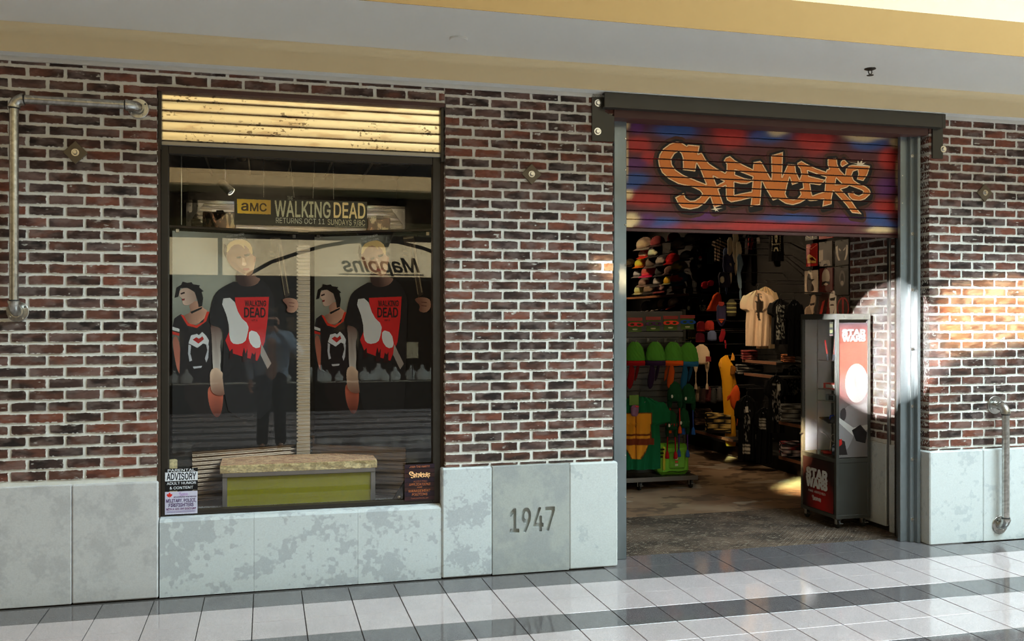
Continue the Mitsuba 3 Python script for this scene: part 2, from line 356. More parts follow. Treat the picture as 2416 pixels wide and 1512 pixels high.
part(wj, 'metal_strip', box(4.592, 4.63, .420, .450, .05, 3.2, .003), 'brushed', label='narrow upright metal strip in the brick return')
part(wj, 'slab', box(4.585, 4.63, .455, .94, .035, .665, .006), 'stone_white'); part(wj, 'slab', box(4.585, 4.63, .24, .417, .0, .665, .006), 'stone_white')

# ------------------------------------------------------------------ stone plinth
bl = structure('baseboard_left', 'grey stone plinth under the left brick pier')
part(bl, 'slab', box(-2.6, -1.0625, -.010, .10, .001, .676, .004), 'stone_grey'); part(bl, 'slab', box(-1.0605, -.600, -.010, .115, .001, .676, .008), 'stone_grey')
bw = structure('baseboard_window', 'low grey stone plinth under the display window')
for a, b in ((-.594, -.0665), (-.0655, .545), (.546, 1.060)):
    pr = Polygon([(-.002, .001), (.30, .001), (.30, .462), (.105, .462), (.016, .452), (-.002, .436)])
    part(bw, 'slab', extrude_x(pr, a, b), 'stone_pale')
bc = structure('baseboard_center', 'pale stone plinth under the middle brick pier with a year carved in it')
part(bc, 'slab', box(1.062, 1.3835, -.014, .14, .001, .686, .009), 'stone_pale')
tx = text_poly('1947', .148)
p0, p1 = atY(1203, 1250, -.014), atY(1309, 1250, -.014)
tx = text_poly('1947', .146, True, width=p1[0] - p0[0], center=((p0[0] + p1[0]) / 2, atY(1256, 1226, -.014)[2]))
carved = trimesh.boolean.difference([box(1.3840, 1.8930, -.014, .14, .001, .686, .002), extrude_y(tx.buffer(.0008).simplify(.0004), -.05, .008)], engine='manifold')
part(bc, 'slab', carved, 'stone_carved', label='darker slab with the year 1947 carved in it')
part(bc, 'slab', box(1.8935, 2.226, -.014, .14, .001, .686, .009), 'stone_white')
br = structure('baseboard_right', 'pale stone plinth under the right brick pier')
part(br, 'slab', box(4.592, 5.046, -.034, .14, .001, .668, .007), 'stone_white'); part(br, 'slab', box(5.047, 6.9, -.034, .14, .001, .668, .005), 'stone_white')

# ------------------------------------------------------------------ floor
fl = structure('floor', 'mall floor of polished light and dark square tiles in bands')
K = .2745
part(fl, 'bed', box(-3, 8, -2.0, .6, -.06, -.006), 'grout', label='dark bed of the joints')
TL = {m: mikit.ply(box(.0025, K - .0025, .0012, K - .0012, -.012, 0, .0012), m) for m in ('tile_light', 'tile_dark')}
for j, kind in enumerate(('tile_dark', 'tile_dark', 'tile_light', 'tile_light', 'tile_dark', 'tile_light', 'tile_light', 'tile_dark')):
    for i in range(-7, 23):
        x, y = -.068 + i * K, -.0505 + K * (1 - j) - K
        if y > -.06 and (x + K < 2.2 or x > 4.7): continue
        scene[numbered('floor__tile')] = {**TL[kind], 'to_world': T().translate([x, y, brng.normal(0, .0002)])}
yb = -.0505 - 7 * K
part(fl, 'paving', cat(box(-15, 21, -11.6, yb, -.05, 0), box(-15, -.068 - 7 * K, yb, .2, -.05, 0), box(-.068 + 23 * K, 21, yb, .2, -.05, 0)), 'tile_far', kind='stuff')
struct('floor_shop', box(-1.2, 6.4, 1.43, 10.2, -.06, 0.0), 'concrete', label='stained brown concrete floor inside the shop')

# ------------------------------------------------------------------ ceiling over the shopfront, its lit cove, the concourse
arc = [(-.090 - .055 * (1 - math.cos(t)), 3.180 + .060 * math.sin(t)) for t in np.linspace(0, math.pi / 2, 7)]
prof = [(.32, 3.083), (-.088, 3.083), (-.090, 3.085)] + arc + [(-.92, 3.24), (-.94, 3.242), (-.94, 3.452), (-.92, 3.452), (-.918, 3.30), (-.36, 3.30), (-.30, 3.34), (-.30, 8.05), (.32, 8.05)]
struct('ceiling', extrude_x(Polygon(prof), -13, 19), 'paint_white', label='low painted ceiling along the shopfront with a stepped edge', smooth=20)
fa = [(y - .0025, z) for y, z in [(-.090, 3.0835)] + arc[:6]]; fb = [(y + .001, z) for y, z in [(-.090, 3.0835)] + arc[:6]]
struct('trim_4', extrude_x(Polygon(fa + fb[::-1]), -13, 19), 'paint_tan', label='tan painted drop of the ceiling in front of the brickwork', smooth=20)
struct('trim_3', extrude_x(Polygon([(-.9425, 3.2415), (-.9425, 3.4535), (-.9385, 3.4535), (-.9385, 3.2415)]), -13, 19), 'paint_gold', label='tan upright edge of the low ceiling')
struct('trim_1', box(-2.6, 6.9, -.004, .03, 3.058, 3.084, .002), 'trim_white', label='thin white metal strip along the top of the brickwork')
struct('trim_5', box(-13, 19, -.306, -.302, 3.345, 5.2), 'paint_tan', label='tan back wall of the ceiling cove')
struct('ceiling_upper', box(-15, 20, -11.4, -.2, 8.0, 8.2), 'paint_cream', label='high ceiling of the concourse')
sk = structure('window_2', 'diffusing roof light high over the concourse')
part(sk, 'pane', box(4.2, 10.6, -7.6, -3.4, 7.93, 7.97), 'paint_white', **emitter((.74, .95, 1.02), SKYLIGHT, 5.0))
struct('wall_far_left', box(-15.2, -15, -12, .3, 0, 8.1), 'paint_cream', label='left end wall of the concourse'); struct('wall_far_right', box(20, 20.2, -12, .3, 0, 8.1), 'paint_cream', label='right end wall of the concourse')
part('ceiling', 'cove_lamp', box(-12, 18, -.78, -.72, 3.31, 3.335, .004), 'paint_white', **emitter((1.0, .72, .36), COVE_OWN, 1.5))

# ------------------------------------------------------------------ shop shell
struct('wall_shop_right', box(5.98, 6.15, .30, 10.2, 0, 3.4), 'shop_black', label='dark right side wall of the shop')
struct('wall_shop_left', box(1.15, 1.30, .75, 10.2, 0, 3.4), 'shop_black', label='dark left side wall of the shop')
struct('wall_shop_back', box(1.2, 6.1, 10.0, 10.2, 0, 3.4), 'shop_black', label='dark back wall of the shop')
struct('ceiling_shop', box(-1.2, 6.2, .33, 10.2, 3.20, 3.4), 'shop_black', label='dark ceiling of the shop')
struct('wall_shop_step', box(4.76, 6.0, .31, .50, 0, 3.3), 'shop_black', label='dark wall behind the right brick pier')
# ------------------------------------------------------------------ the other side of the concourse
OY = -11.2
def sunhole(pts, grow=0.0):  # unseen wall opening, shaped back from the sun patch it has to throw
    q = []
    for x, y, z in pts: t = y - OY; q.append((x - SUN_A * t, z + SUN_B * t))
    return Polygon(q).convex_hull.buffer(grow)
wo = structure('wall_opposite', 'upper wall of the shops on the other side of the concourse')
fp = [atZ(px, py, 0) for px, py in ((1822, 1146), (1840, 1134), (1900, 1120), (1950, 1128), (1900, 1166), (1856, 1158))]
holes = [sunhole([(4.66, 0, 1.88), (5.2, 0, 1.98), (5.6, 0, 1.93), (5.6, 0, 1.50), (4.66, 0, 1.36)]),
         sunhole([atY(*p, .012) for p in ((1385, 594), (1480, 600), (1480, 655), (1440, 645), (1388, 614))], .01),
         sunhole(fp)]
part(wo, 'plaster', extrude_y(sbox(-15, 4.05, 20, 5.7).difference(unary_union(holes)), OY - .06, OY), 'paint_tan')
part(wo, 'upper_cladding', extrude_y(sbox(-15, 5.7, 20, 8.05).difference(unary_union(holes)), OY - .06, OY), 'olive_block')  # dark tone picked to cut the bounce from this unseen upper wall
tan_ = structure('trim_2', 'tan ceiling edge across the concourse with an added glowing band and panel')
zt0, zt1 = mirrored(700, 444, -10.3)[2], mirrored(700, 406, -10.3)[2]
part(tan_, 'light_band', box(-15, 20, -10.33, -10.3, zt0, zt1, .004), 'paint_tan', **emitter((1.0, .66, .28), BAND_GLOW, 1.0))  # no lamp: glow put into the tan edge to brighten its reflection
part(tan_, 'dark_ledge', box(-15, 20, OY, -10.31, zt1 + .001, 4.62), 'paint_dark')  # dark box added for the shade of the unlit recess above the band
part(tan_, 'soffit', box(-15, 20, OY, -10.3, zt0 + .0, zt0 + .03), 'olive_block')
part(tan_, 'glow_panel', box(-12, 16, OY + .02, OY + .05, 4.60, 5.85, .004), 'paint_white', **emitter((1.0, .76, .34), ADDED_GLOW, 1.2))  # added unseen panel that glows to brighten the shutter slats
z5, z6 = mirrored(700, 552, OY)[2], mirrored(700, 520, OY)[2]
wf = structure('wall_opposite_front', 'front of the jewellery shop across the concourse')
part(wf, 'dark_band', box(-15, 20, OY - .12, OY, z6, zt0), 'paint_dark')
zz = np.linspace(-15, 20, 90)
for i in range(28, 52): part(wf, 'stone_block', box(zz[i] + .004, zz[i + 1] - .004, OY - .1, OY + .008, z5, z6 - .004, .003), 'olive_block')
part(wf, 'block_rest', cat(box(-15, zz[28], OY - .1, OY, z5, z6), box(zz[52], 20, OY - .1, OY, z5, z6)), 'olive_block')
z7, z8 = mirrored(700, 566, OY)[2], mirrored(700, 651, OY)[2]
part(wf, 'header', box(-15, 20, OY - .1, OY - .002, z8 - .06, z5), 'paint_dark'); part(wf, 'side_wall', box(-15, -4.2, OY - .1, OY, 0, z8), 'paint_brown'); part(wf, 'side_wall', box(4.6, 20, OY - .1, OY, 0, z8), 'paint_brown')
part(wf, 'stall_riser', box(-4.2, 4.6, OY - .1, OY, 0, .50), 'paint_dark')
for x in (mirrored(520, 700, OY)[0], mirrored(735, 700, OY)[0] + .06, mirrored(1010, 700, OY)[0] + 1.2): part(wf, 'mullion', box(x - .04, x + .04, OY - .08, OY + .01, .50, z8), 'paint_dark')
part(wf, 'back_wall', box(-4.4, 4.8, -14.2, -14.1, 0, z8 + .3), 'jewel_wall'); part(wf, 'floor', box(-4.4, 4.8, -14.2, OY, -.05, .002), 'paint_brown'); part(wf, 'ceiling', box(-4.4, 4.8, -14.2, OY - .1, z8 + .1, z8 + .2), 'paint_dark')
part(wf, 'end_wall', box(-4.4, -4.3, -14.2, OY, 0, z8 + .2), 'jewel_wall'); part(wf, 'end_wall', box(4.7, 4.8, -14.2, OY, 0, z8 + .2), 'jewel_wall'); part(wf, 'shelf', box(-4.2, 4.6, OY - .60, OY - .10, .46, .50, .003), 'paint_cream')
# ------------------------------------------------------------------ roller shutters
SLAT = [(.0125, .0012), (.004, .0022), (.0004, .0050), (0, .008), (-.0002, .030), (0, .052), (.0004, .0545), (.004, .0574), (.0125, .0585)]
def slat_grid(x0, x1, y, z, nx):
    xs = np.linspace(x0, x1, nx + 1); m = len(SLAT)
    V = np.array([(x, y + a, z + b) for x in xs for a, b in SLAT]); Fc = []
    for i in range(nx):
        for j in range(m - 1):
            p = i * m + j; Fc += [(p, p + m, p + m + 1), (p, p + m + 1, p + 1)]
    return trimesh.Trimesh(V, Fc, process=False)
ws = thing('window_shutter', 'rolled down golden metal slats of a shutter over the display window', 'shutter')
PITCH = .0597
for k in range(5): part(ws, 'slat', slat_grid(-.602, 1.078, .058, 2.658 + k * PITCH, 1), 'slat_gold', smooth=True)
part(ws, 'back_panel', box(-.602, 1.078, .071, .078, 2.658, 2.965), 'bronze')
part(ws, 'hood', box(-.606, 1.084, -.002, .075, 2.938, 2.962, .003), 'oxide', label='red brown steel angle over the slats')
part(ws, 'bottom_bar', box(-.600, 1.076, .046, .080, 2.630, 2.656, .003), 'brushed', label='thin silver bottom rail')
for s, (a, b) in enumerate(((-.604, -.586), (1.062, 1.080))): part(ws, 'guide', box(a, b, .020, .060, 2.60, 2.94, .002), 'bronze')

def pxpoly(pts, o=(1530, 310), s=6.873): return [(o[0] + x / s, o[1] + y / s) for x, y in pts]
L_MAIN = [(450,165),(530,178),(620,238),(640,215),(830,232),(802,368),(850,340),(880,372),(920,450),(980,520),(1100,600),(1240,672),(1265,640),(1265,530),(1220,475),(1250,428),(1320,400),(1400,470),(1530,540),(1690,615),(1702,500),(1810,480),(1840,510),(1988,775),(1995,720),(1988,390),(2178,335),(2173,520),(2163,740),(2215,630),(2258,530),(2378,540),(2388,650),(2448,778),(2478,700),(2458,610),(2408,550),(2418,510),(2478,480),(2588,540),(2718,600),(2878,655),(2888,620),(2928,610),(2903,540),(2903,460),(2918,440),(3038,435),(3053,460),(3063,540),(3108,630),(3168,690),(3250,800),(3262,870),(3218,910),(3118,940),(3278,1110),(3358,1230),(3453,1340),(3298,1320),(3218,1210),(3118,1095),(2993,965),(2968,1090),(2968,1180),(2818,1220),(2838,1100),(2718,1120),(2618,1130),(2558,1100),(2458,1160),(2338,1195),(2218,1170),(2138,1120),(2098,1090),(2018,1120),(1978,1060),(1888,910),(1836,800),(1820,1060),(1808,1190),(1650,1222),(1670,1075),(1500,1120),(1340,1150),(1272,1112),(1255,1050),(1250,880),(1130,940),(1160,1030),(1215,1185),(1060,1240),(1000,1060),(920,1160),(800,1240),(680,1265),(540,1240),(480,1170),(430,1072),(570,1000),(600,1080),(670,1125),(750,1120),(830,1070),(870,1010),(830,960),(700,900),(480,850),(330,770),(220,670),(170,560),(155,470),(180,370),(240,280),(340,205)]
L_S2 = [(3188,690),(3200,610),(3250,556),(3310,540),(3590,565),(3565,650),(3545,705),(3482,804),(3378,778),(3402,690),(3390,625),(3318,652),(3292,712),(3328,790),(3398,840),(3518,892),(3580,940),(3600,990),(3588,1025),(3508,1100),(3408,1130),(3300,1108),(3250,1060),(3228,1000),(3320,978),(3345,1020),(3408,1042),(3470,1012),(3480,970),(3440,948),(3262,882),(3180,800)]
L_APO = [(3168,450),(3240,522),(3138,582),(3108,540),(3118,490)]
L_HOLES = [[(490,320),(530,360),(555,430),(560,625),(755,650),(780,520),(830,600),(935,858),(700,765),(560,705),(440,625),(380,540),(368,450),(420,365)], [(1050,730),(1225,810),(1105,872)], [(1405,625),(1690,738),(1680,782),(1560,762),(1400,700)], [(1390,825),(1500,850),(1590,852),(1688,812),(1672,975),(1530,1000),(1390,1030)], [(2288,745),(2328,870),(2458,820),(2498,830),(2508,915),(2448,940),(2468,1020),(2418,1085),(2338,1105),(2248,1075),(2218,1010),(2248,880)], [(2578,640),(2878,745),(2858,785),(2598,722)], [(2618,850),(2778,872),(2868,800),(2853,975),(2738,1010),(2658,1040),(2638,980)], [(3043,760),(3135,850),(3028,862)]]
STAR1 = [(3230,490),(3380,520),(3395,470),(3420,515),(3470,440),(3460,515),(3530,500),(3470,535),(3600,560),(3450,560),(3320,555),(3390,535)]
STAR2 = [(1005,1262),(1060,1250),(1075,1215),(1092,1248),(1205,1245),(1110,1268),(1140,1300),(1098,1285),(1080,1300),(1075,1275)]
LOGO = unary_union([Polygon(L_MAIN).buffer(0), Polygon(L_S2).buffer(0), Polygon(L_APO)])
LOGO = LOGO.difference(unary_union([Polygon(h).buffer(0) for h in L_HOLES]))
YS = .205
def on_sign(g):                                   # lettering drawn over the photograph -> metres on the shutter (x, z)
    def f(x, y):
        q = [atY(1530 + a / 6.873, 310 + b / 6.873, YS) for a, b in zip(x, y)]; return [p[0] for p in q], [p[2] for p in q]
    from shapely.ops import transform
    return transform(f, g)
logo = on_sign(LOGO)
rim = logo.buffer(.001)
fill = logo.buffer(-.0068)
core = logo.buffer(-.0155)
black = unary_union([affinity.translate(logo.buffer(.017, join_style=1), .004 * t, -.024 * t) for t in (0, .25, .5, .75, 1)])
halo = black.buffer(.020)
stars = on_sign(unary_union([Polygon(STAR1).buffer(0), Polygon(STAR2).buffer(0)]))
BLOTS = [((56, 80, 132), [(450,140,200,62),(1250,190,180,55),(2130,240,160,75),(120,560,110,60),(60,620,70,50),(330,935,150,45),(1450,900,240,40),(2190,900,120,75),(2290,960,110,40)]),
         ((172, 50, 44), [(920,180,150,95),(1660,225,165,105),(120,262,120,70),(220,370,70,60),(200,735,170,70),(1150,965,600,34),(2290,385,90,90),(2270,800,110,60)]),
         ((98, 48, 96), [(120,112,60,55),(100,420,110,50),(205,905,80,50),(2265,620,90,85),(1950,900,130,40),(700,880,140,40)]),
         ((236, 205, 150), [(36,90,18,40),(1340,152,80,34),(2090,185,150,42),(2385,230,70,50),(2386,500,22,150),(40,690,40,36),(70,905,60,60),(26,360,12,200),(2374,760,22,50),(2230,995,140,26),(45,960,40,40)])]
BASE = np.array(srgb(92, 46, 46))
def spray(x, z):
    d = np.array([x, YS, z]) - CAM; dz = d @ FW; u = CX + F_ * (d @ RT) / dz; v = HY - F_ * (d @ UP) / dz
    X, Y = (u - 1470) * 3.6606, (v - 270) * 3.6606; c = BASE.copy()
    wob = 1 + .5 * (meshkit.noise(np.array([X * .011, Y * .011, 3.0])) - .5)
    for col, L in BLOTS:
        for bx, by, rx, ry in L:
            r2 = ((X - bx) / rx) ** 2 + ((Y - by) / ry) ** 2
            if r2 < 4: w = 1 / (1 + math.exp(7 * (math.sqrt(r2) * wob - 1))); c = c * (1 - w) + w * np.array(srgb(*col))
    return c * (.92 + .16 * meshkit.noise(np.array([x * 60, z * 60, 1.0])))
rs = thing('rolling_shutter', 'half lowered roller shutter over the entrance painted with orange graffiti lettering', 'shutter')
ZB = 2.237
for k in range(12):
    z = ZB + k * PITCH; g = slat_grid(2.36, 4.53, YS, z, 130)
    p = Print(); p.raw(g.vertices, g.faces, np.array([spray(v[0], v[2]) for v in g.vertices]))
    strip = sbox(2.37, z + .004, 4.52, z + .0557)
    for poly, col, d in ((halo, srgb(74, 38, 26), 2), (black, srgb(24, 16, 14), 3), (rim, srgb(250, 208, 160), 4), (fill, srgb(216, 118, 52), 5), (core, srgb(226, 128, 58), 6), (stars, srgb(250, 232, 200), 7)):
        q = poly.intersection(strip); v, f = triangles(q)
        if len(v): p.raw(np.column_stack([v[:, 0], np.full(len(v), YS - .0006 - d * 2.2e-4), v[:, 1]]), f[:, ::-1], col)
    V, C = p.done((0, 0, 0), (1, 0, 0), (0, 1, 0))
    part(rs, 'slat', V, 'vc_print', color=C)
part(rs, 'back_panel', box(2.36, 4.53, YS + .0128, YS + .02, ZB, 2.96), 'shop_black')
part(rs, 'top_rail', box(2.352, 4.50, YS - .004, YS + .03, 2.955, 2.972, .002), 'brushed')
part(rs, 'bottom_bar', box(2.352, 4.53, YS - .004, YS + .02, ZB - .022, ZB - .001, .003), 'oxide')

# ------------------------------------------------------------------ steel portal of the entrance
def bolt(x, y, z, r, h=.010, washer=True):        # hexagon head that points to -y
    ms = [move(lathe([(0, 0), (r, 0), (r, .75 * h), (.82 * r, h), (0, h)], 6, 'y'), x, y, z)]
    if washer: ms.append(move(lathe([(0, 0), (1.5 * r, 0), (1.5 * r, .003), (0, .003)], 20, 'y'), x, y, z))
    return cat(*ms)
def bolt_x(x, y, z, r, h=.008):
    m = bolt(0, 0, 0, r, h); return move(m, x, y, z, rz=-math.pi / 2)
dl = thing('door_post', 'dark steel guide post at the left side of the shop entrance', 'post')
part(dl, 'channel', box(2.262, 2.352, .150, .235, 0, 2.985, .004), 'steel'); part(dl, 'backing', box(2.205, 2.285, .165, .30, 0, 3.0, .003), 'bronze')
for z in (2.83, 2.62, 2.25, 1.98, .70, .42): part(dl, 'screw', bolt(2.343, .150, z, .006, .005, False), 'chrome')
dr_ = thing('door_post', 'blue grey steel guide post at the right side of the shop entrance with bolt heads', 'post')
part(dr_, 'channel', cat(box(4.462, 4.545, .118, .150, 0, 2.985, .003), box(4.532, 4.545, .118, .26, 0, 2.985, .003)), 'steel')
part(dr_, 'flange', box(4.524, 4.560, .088, .13, 0, 2.985, .003), 'steel'); part(dr_, 'angle', box(4.556, 4.582, .052, .11, 0, 2.985, .003), 'steel')
part(dr_, 'rear_plate', box(4.546, 4.60, .13, .30, 0, 2.99, .003), 'bronze')
for z in (2.80, 2.235, 1.83, 1.40, .985, .60, .165): part(dr_, 'bolt', bolt(4.541, .088, z, .009, .009), 'chrome')
for z in (2.66, 2.46, 2.30, 2.02): part(dr_, 'screw', bolt(4.478, .118, z, .005, .004, False), 'chrome')
for z in (1.98, 1.62, 1.24, .80, .345): part(dr_, 'screw', bolt(4.5815, .060, z, .006, .006, False), 'chrome')
sb = thing('steel_beam', 'dark steel channel beam lying across the top of the entrance', 'beam')
part(sb, 'channel', extrude_x(Polygon([(-.062, 2.985), (-.062, 3.080), (-.012, 3.080), (-.012, 3.073), (-.052, 3.073), (-.052, 2.992), (.06, 2.992), (.06, 2.985)]), 2.118, 4.700), 'steel_dark')
part(sb, 'end_plate', box(2.118, 2.150, -.064, -.058, 2.983, 3.080, .001), 'steel_dark'); part(sb, 'end_plate', box(4.672, 4.700, -.064, -.058, 2.983, 3.080, .001), 'steel_dark')
part(sb, 'lintel', extrude_x(Polygon([(-.004, 2.935), (-.004, 2.985), (.32, 2.985), (.32, 2.955), (.012, 2.935)]), 2.205, 4.60), 'oxide', label='red brown steel lintel under the beam')
part(sb, 'soffit_plate', box(2.19, 4.62, .14, .36, 2.968, 3.2), 'oxide')
lp = part(sb, 'bracket', extrude_y(Polygon([(2.052, 3.078), (2.140, 3.078), (2.140, 2.965), (2.205, 2.94), (2.205, 2.775), (2.052, 2.775)]), -.004, .010), 'steel_dark')
rp = part(sb, 'bracket', extrude_y(Polygon([(4.640, 3.0), (4.725, 3.0), (4.725, 2.775), (4.640, 2.775)]), -.004, .010), 'steel_dark')
for px, py in ((1411, 243), (1410, 310)): q = atY(px, py, -.004); part(sb, 'bolt', bolt(q[0], -.004, q[2], .016, .014), 'chrome')
q = atY(2228, 352, -.004); part(sb, 'bolt', bolt(q[0] - .008, -.004, q[2], .016, .014), 'chrome')

# ------------------------------------------------------------------ wall anchors
for px, py, lab in ((178, 360, 'diamond shaped bronze wall anchor plate below the left wall pipe'), (1254, 411, 'diamond shaped bronze wall anchor plate on the middle brick pier'), (2323, 455, 'diamond shaped bronze wall anchor plate on the right brick pier')):
    q = atY(px, py, .006); a = thing('wall_anchor', lab, 'anchor plate')
    h = .066; part(a, 'plate', move(box(-h * .71, h * .71, -.004, .012, -h * .71, h * .71, .002), q[0], .004, q[2], ry=math.pi / 4), 'anchor_bronze')
    part(a, 'nut', bolt(q[0], .0, q[2], .014, .018), 'chrome')

# ------------------------------------------------------------------ galvanised pipe rails on the wall
def bend(p, q, r, c, n=9):                        # a quarter turn from direction p to direction q around the corner c
    p, q, c = (np.asarray(v, float) for v in (p, q, c)); t = np.linspace(0, math.pi / 2, n)
    return [c - p * r + p * r * math.sin(a) + q * r * (1 - math.cos(a)) for a in t]
def flange(parent, x, z, y=.012, r=.058):
    f = part(parent, 'flange', move(cat(lathe([(0, 0), (r, 0), (r, .006), (r - .003, .009), (.030, .010), (.028, .016), (0, .016)], 40, 'y')), x, y, z), 'galvanised', smooth=35)
    for a in (.6, 2.2, 3.75, 5.3): part(f, 'screw', move(ball((0, 0, 0), .0055, 1, (1, .5, 1)), x + .046 * math.cos(a), y - .009, z + .046 * math.sin(a)), 'black_rubber' if a < 3 else 'chrome')
def elbow(parent, pts, r):
    part(parent, 'elbow', tube(pts, r, 20), 'galvanised', smooth=40)
    for e, d in ((0, 1), (-1, -2)):
        a, b = np.asarray(pts[e]), np.asarray(pts[d]); t = (b - a) / np.linalg.norm(b - a)
        part(parent, 'collar', tube([a - t * .001, a + t * .012], r + .004, 20), 'galvanised', smooth=40)
PO = -.072                                        # how far the pipes stand from the wall
pl = thing('wall_pipe', 'galvanised pipe rail bent down at the corner high on the left brick pier', 'pipe')
q1, q2, q3 = atY(300, 252, PO), atY(31, 240, PO), atY(40, 722, PO)
R = .0245; zt = (atY(200, 242, PO)[2]); xl = atY(33, 450, PO)[0]
xf = atY(326, 254, .0)[0]; zf3 = atY(50, 735, 0)[2]
part(pl, 'pipe', tube([(xl + .045, PO, zt), (xf - .055, PO, zt)], R, 20), 'galvanised', smooth=40); part(pl, 'pipe', tube([(xl, PO, zt - .045), (xl, PO, zf3 + .05)], R, 20), 'galvanised', smooth=40)
elbow(pl, bend((-1, 0, 0), (0, 0, -1), .048, (xl, PO, zt)), R + .005)
elbow(pl, bend((1, 0, 0), (0, 1, 0), .058, (xf, PO, zt)), R + .005); elbow(pl, bend((0, 0, -1), (0, 1, 0), .058, (xl, PO, zf3)), R + .005)
for p, t in (((xf - .06, PO, zt), (1, 0, 0)), ((xl + .052, PO, zt), (1, 0, 0)), ((xl, PO, zt - .052), (0, 0, 1)), ((xl, PO, zf3 + .06), (0, 0, 1))):
    p = np.asarray(p); part(pl, 'thread', tube([p - np.asarray(t) * .004, p + np.asarray(t) * .004], R + .002, 20), 'black_rubber')
flange(pl, xf, zt); flange(pl, xl, zf3)
pr_ = thing('wall_pipe', 'upright galvanised pipe handle low on the right brick pier', 'pipe')
PR = -.095
xr = atY(2373, 1110, PR)[0]; zr1 = atY(2370, 958, PR)[2]; zr0 = atY(2370, 1242, PR)[2]
part(pr_, 'pipe', tube([(xr, PR, zr0 + .05), (xr, PR, zr1 - .05)], .0255, 20), 'galvanised', smooth=40)
elbow(pr_, bend((0, 0, 1), (0, 1, 0), .055, (xr, PR, zr1)), .031); elbow(pr_, bend((0, 0, -1), (0, 1, 0), .055, (xr, PR, zr0)), .031)
for z in (zr0 + .062, zr1 - .062): part(pr_, 'thread', tube([(xr, PR, z - .004), (xr, PR, z + .004)], .0285, 20), 'black_rubber')
part(pr_, 'nipple', tube([(xr, PR + .05, zr1), (xr, .01, zr1)], .0255, 16), 'galvanised', smooth=40); part(pr_, 'nipple', tube([(xr, PR + .05, zr0), (xr, -.03, zr0)], .0255, 16), 'galvanised', smooth=40)
flange(pr_, xr, zr1, .012, .066); flange(pr_, xr, zr0, -.034, .066)

# ------------------------------------------------------------------ on the ceiling
q = atZ(1082, 90, 3.24); sd = thing('sprinkler_cover', 'round white cover disc on the ceiling', 'sprinkler cover')
part(sd, 'disc', move(lathe([(0, -.012), (.050, -.012), (.053, -.009), (.053, 0), (0, 0)], 36), q[0], q[1], 3.24), 'paint_white', smooth=30)
q = atZ(2053, 162, 3.24); sp = thing('fire_sprinkler', 'small dark fire sprinkler hanging from the ceiling', 'sprinkler')
part(sp, 'escutcheon', move(lathe([(0, -.010), (.020, -.010), (.036, -.003), (.036, 0), (0, 0)], 28), q[0], q[1], 3.24), 'bronze', smooth=30)
part(sp, 'frame_arm', tube([(q[0] - .011, q[1], 3.232), (q[0] - .013, q[1], 3.215), (q[0], q[1], 3.198)], .003, 8), 'bronze'); part(sp, 'frame_arm', tube([(q[0] + .011, q[1], 3.232), (q[0] + .013, q[1], 3.215), (q[0], q[1], 3.198)], .003, 8), 'bronze')
part(sp, 'deflector', move(lathe([(0, -.002), (.022, -.002), (.022, 0), (0, 0)], 16), q[0], q[1], 3.198), 'bronze')
# ------------------------------------------------------------------ display window
def xy(px, py, y): p = atY(px, py, y); return p[0], p[2]
w1 = structure('window_1', 'display window with a bronze frame')
WX0, WX1, WZ0, WZ1 = -.594, 1.066, .462, 2.632
part(w1, 'frame', box(WX0, -.550, .058, .115, WZ0, WZ1, .003), 'bronze'); part(w1, 'frame', box(1.016, WX1, .058, .115, WZ0, WZ1, .003), 'bronze')
part(w1, 'frame', box(-.550, 1.016, .060, .115, WZ0, .487, .003), 'bronze'); part(w1, 'frame', box(-.550, 1.016, .060, .115, 2.585, WZ1, .003), 'bronze')
part(w1, 'reveal', box(-.612, -.594, .02, .30, WZ0, 2.66), 'paint_brown'); part(w1, 'reveal', box(1.066, 1.090, .06, .30, WZ0, 2.66), 'paint_brown')
gv = np.array([(-.555, .09, .482), (1.021, .09, .482), (1.021, .09, 2.59), (-.555, .09, 2.59)])
part(w1, 'pane', (gv, [(0, 1, 2), (0, 2, 3)]), 'glass')
# the room behind the glass
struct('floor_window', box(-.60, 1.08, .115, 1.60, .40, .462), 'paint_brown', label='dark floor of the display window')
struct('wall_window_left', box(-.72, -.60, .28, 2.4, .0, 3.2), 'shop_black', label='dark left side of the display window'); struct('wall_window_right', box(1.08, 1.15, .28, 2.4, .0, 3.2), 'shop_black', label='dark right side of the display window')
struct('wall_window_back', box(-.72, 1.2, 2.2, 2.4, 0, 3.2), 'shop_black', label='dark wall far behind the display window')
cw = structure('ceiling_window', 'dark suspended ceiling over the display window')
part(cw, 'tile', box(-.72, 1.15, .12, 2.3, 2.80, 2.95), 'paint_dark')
for x in (-.42, -.12, .18, .48, .78): part(cw, 'grid_bar', box(x - .006, x + .006, .13, 2.2, 2.785, 2.80), 'grid_grey')
for y in (.45, .75, 1.05, 1.35): part(cw, 'grid_bar', box(-.60, 1.08, y - .006, y + .006, 2.786, 2.80), 'grid_grey')
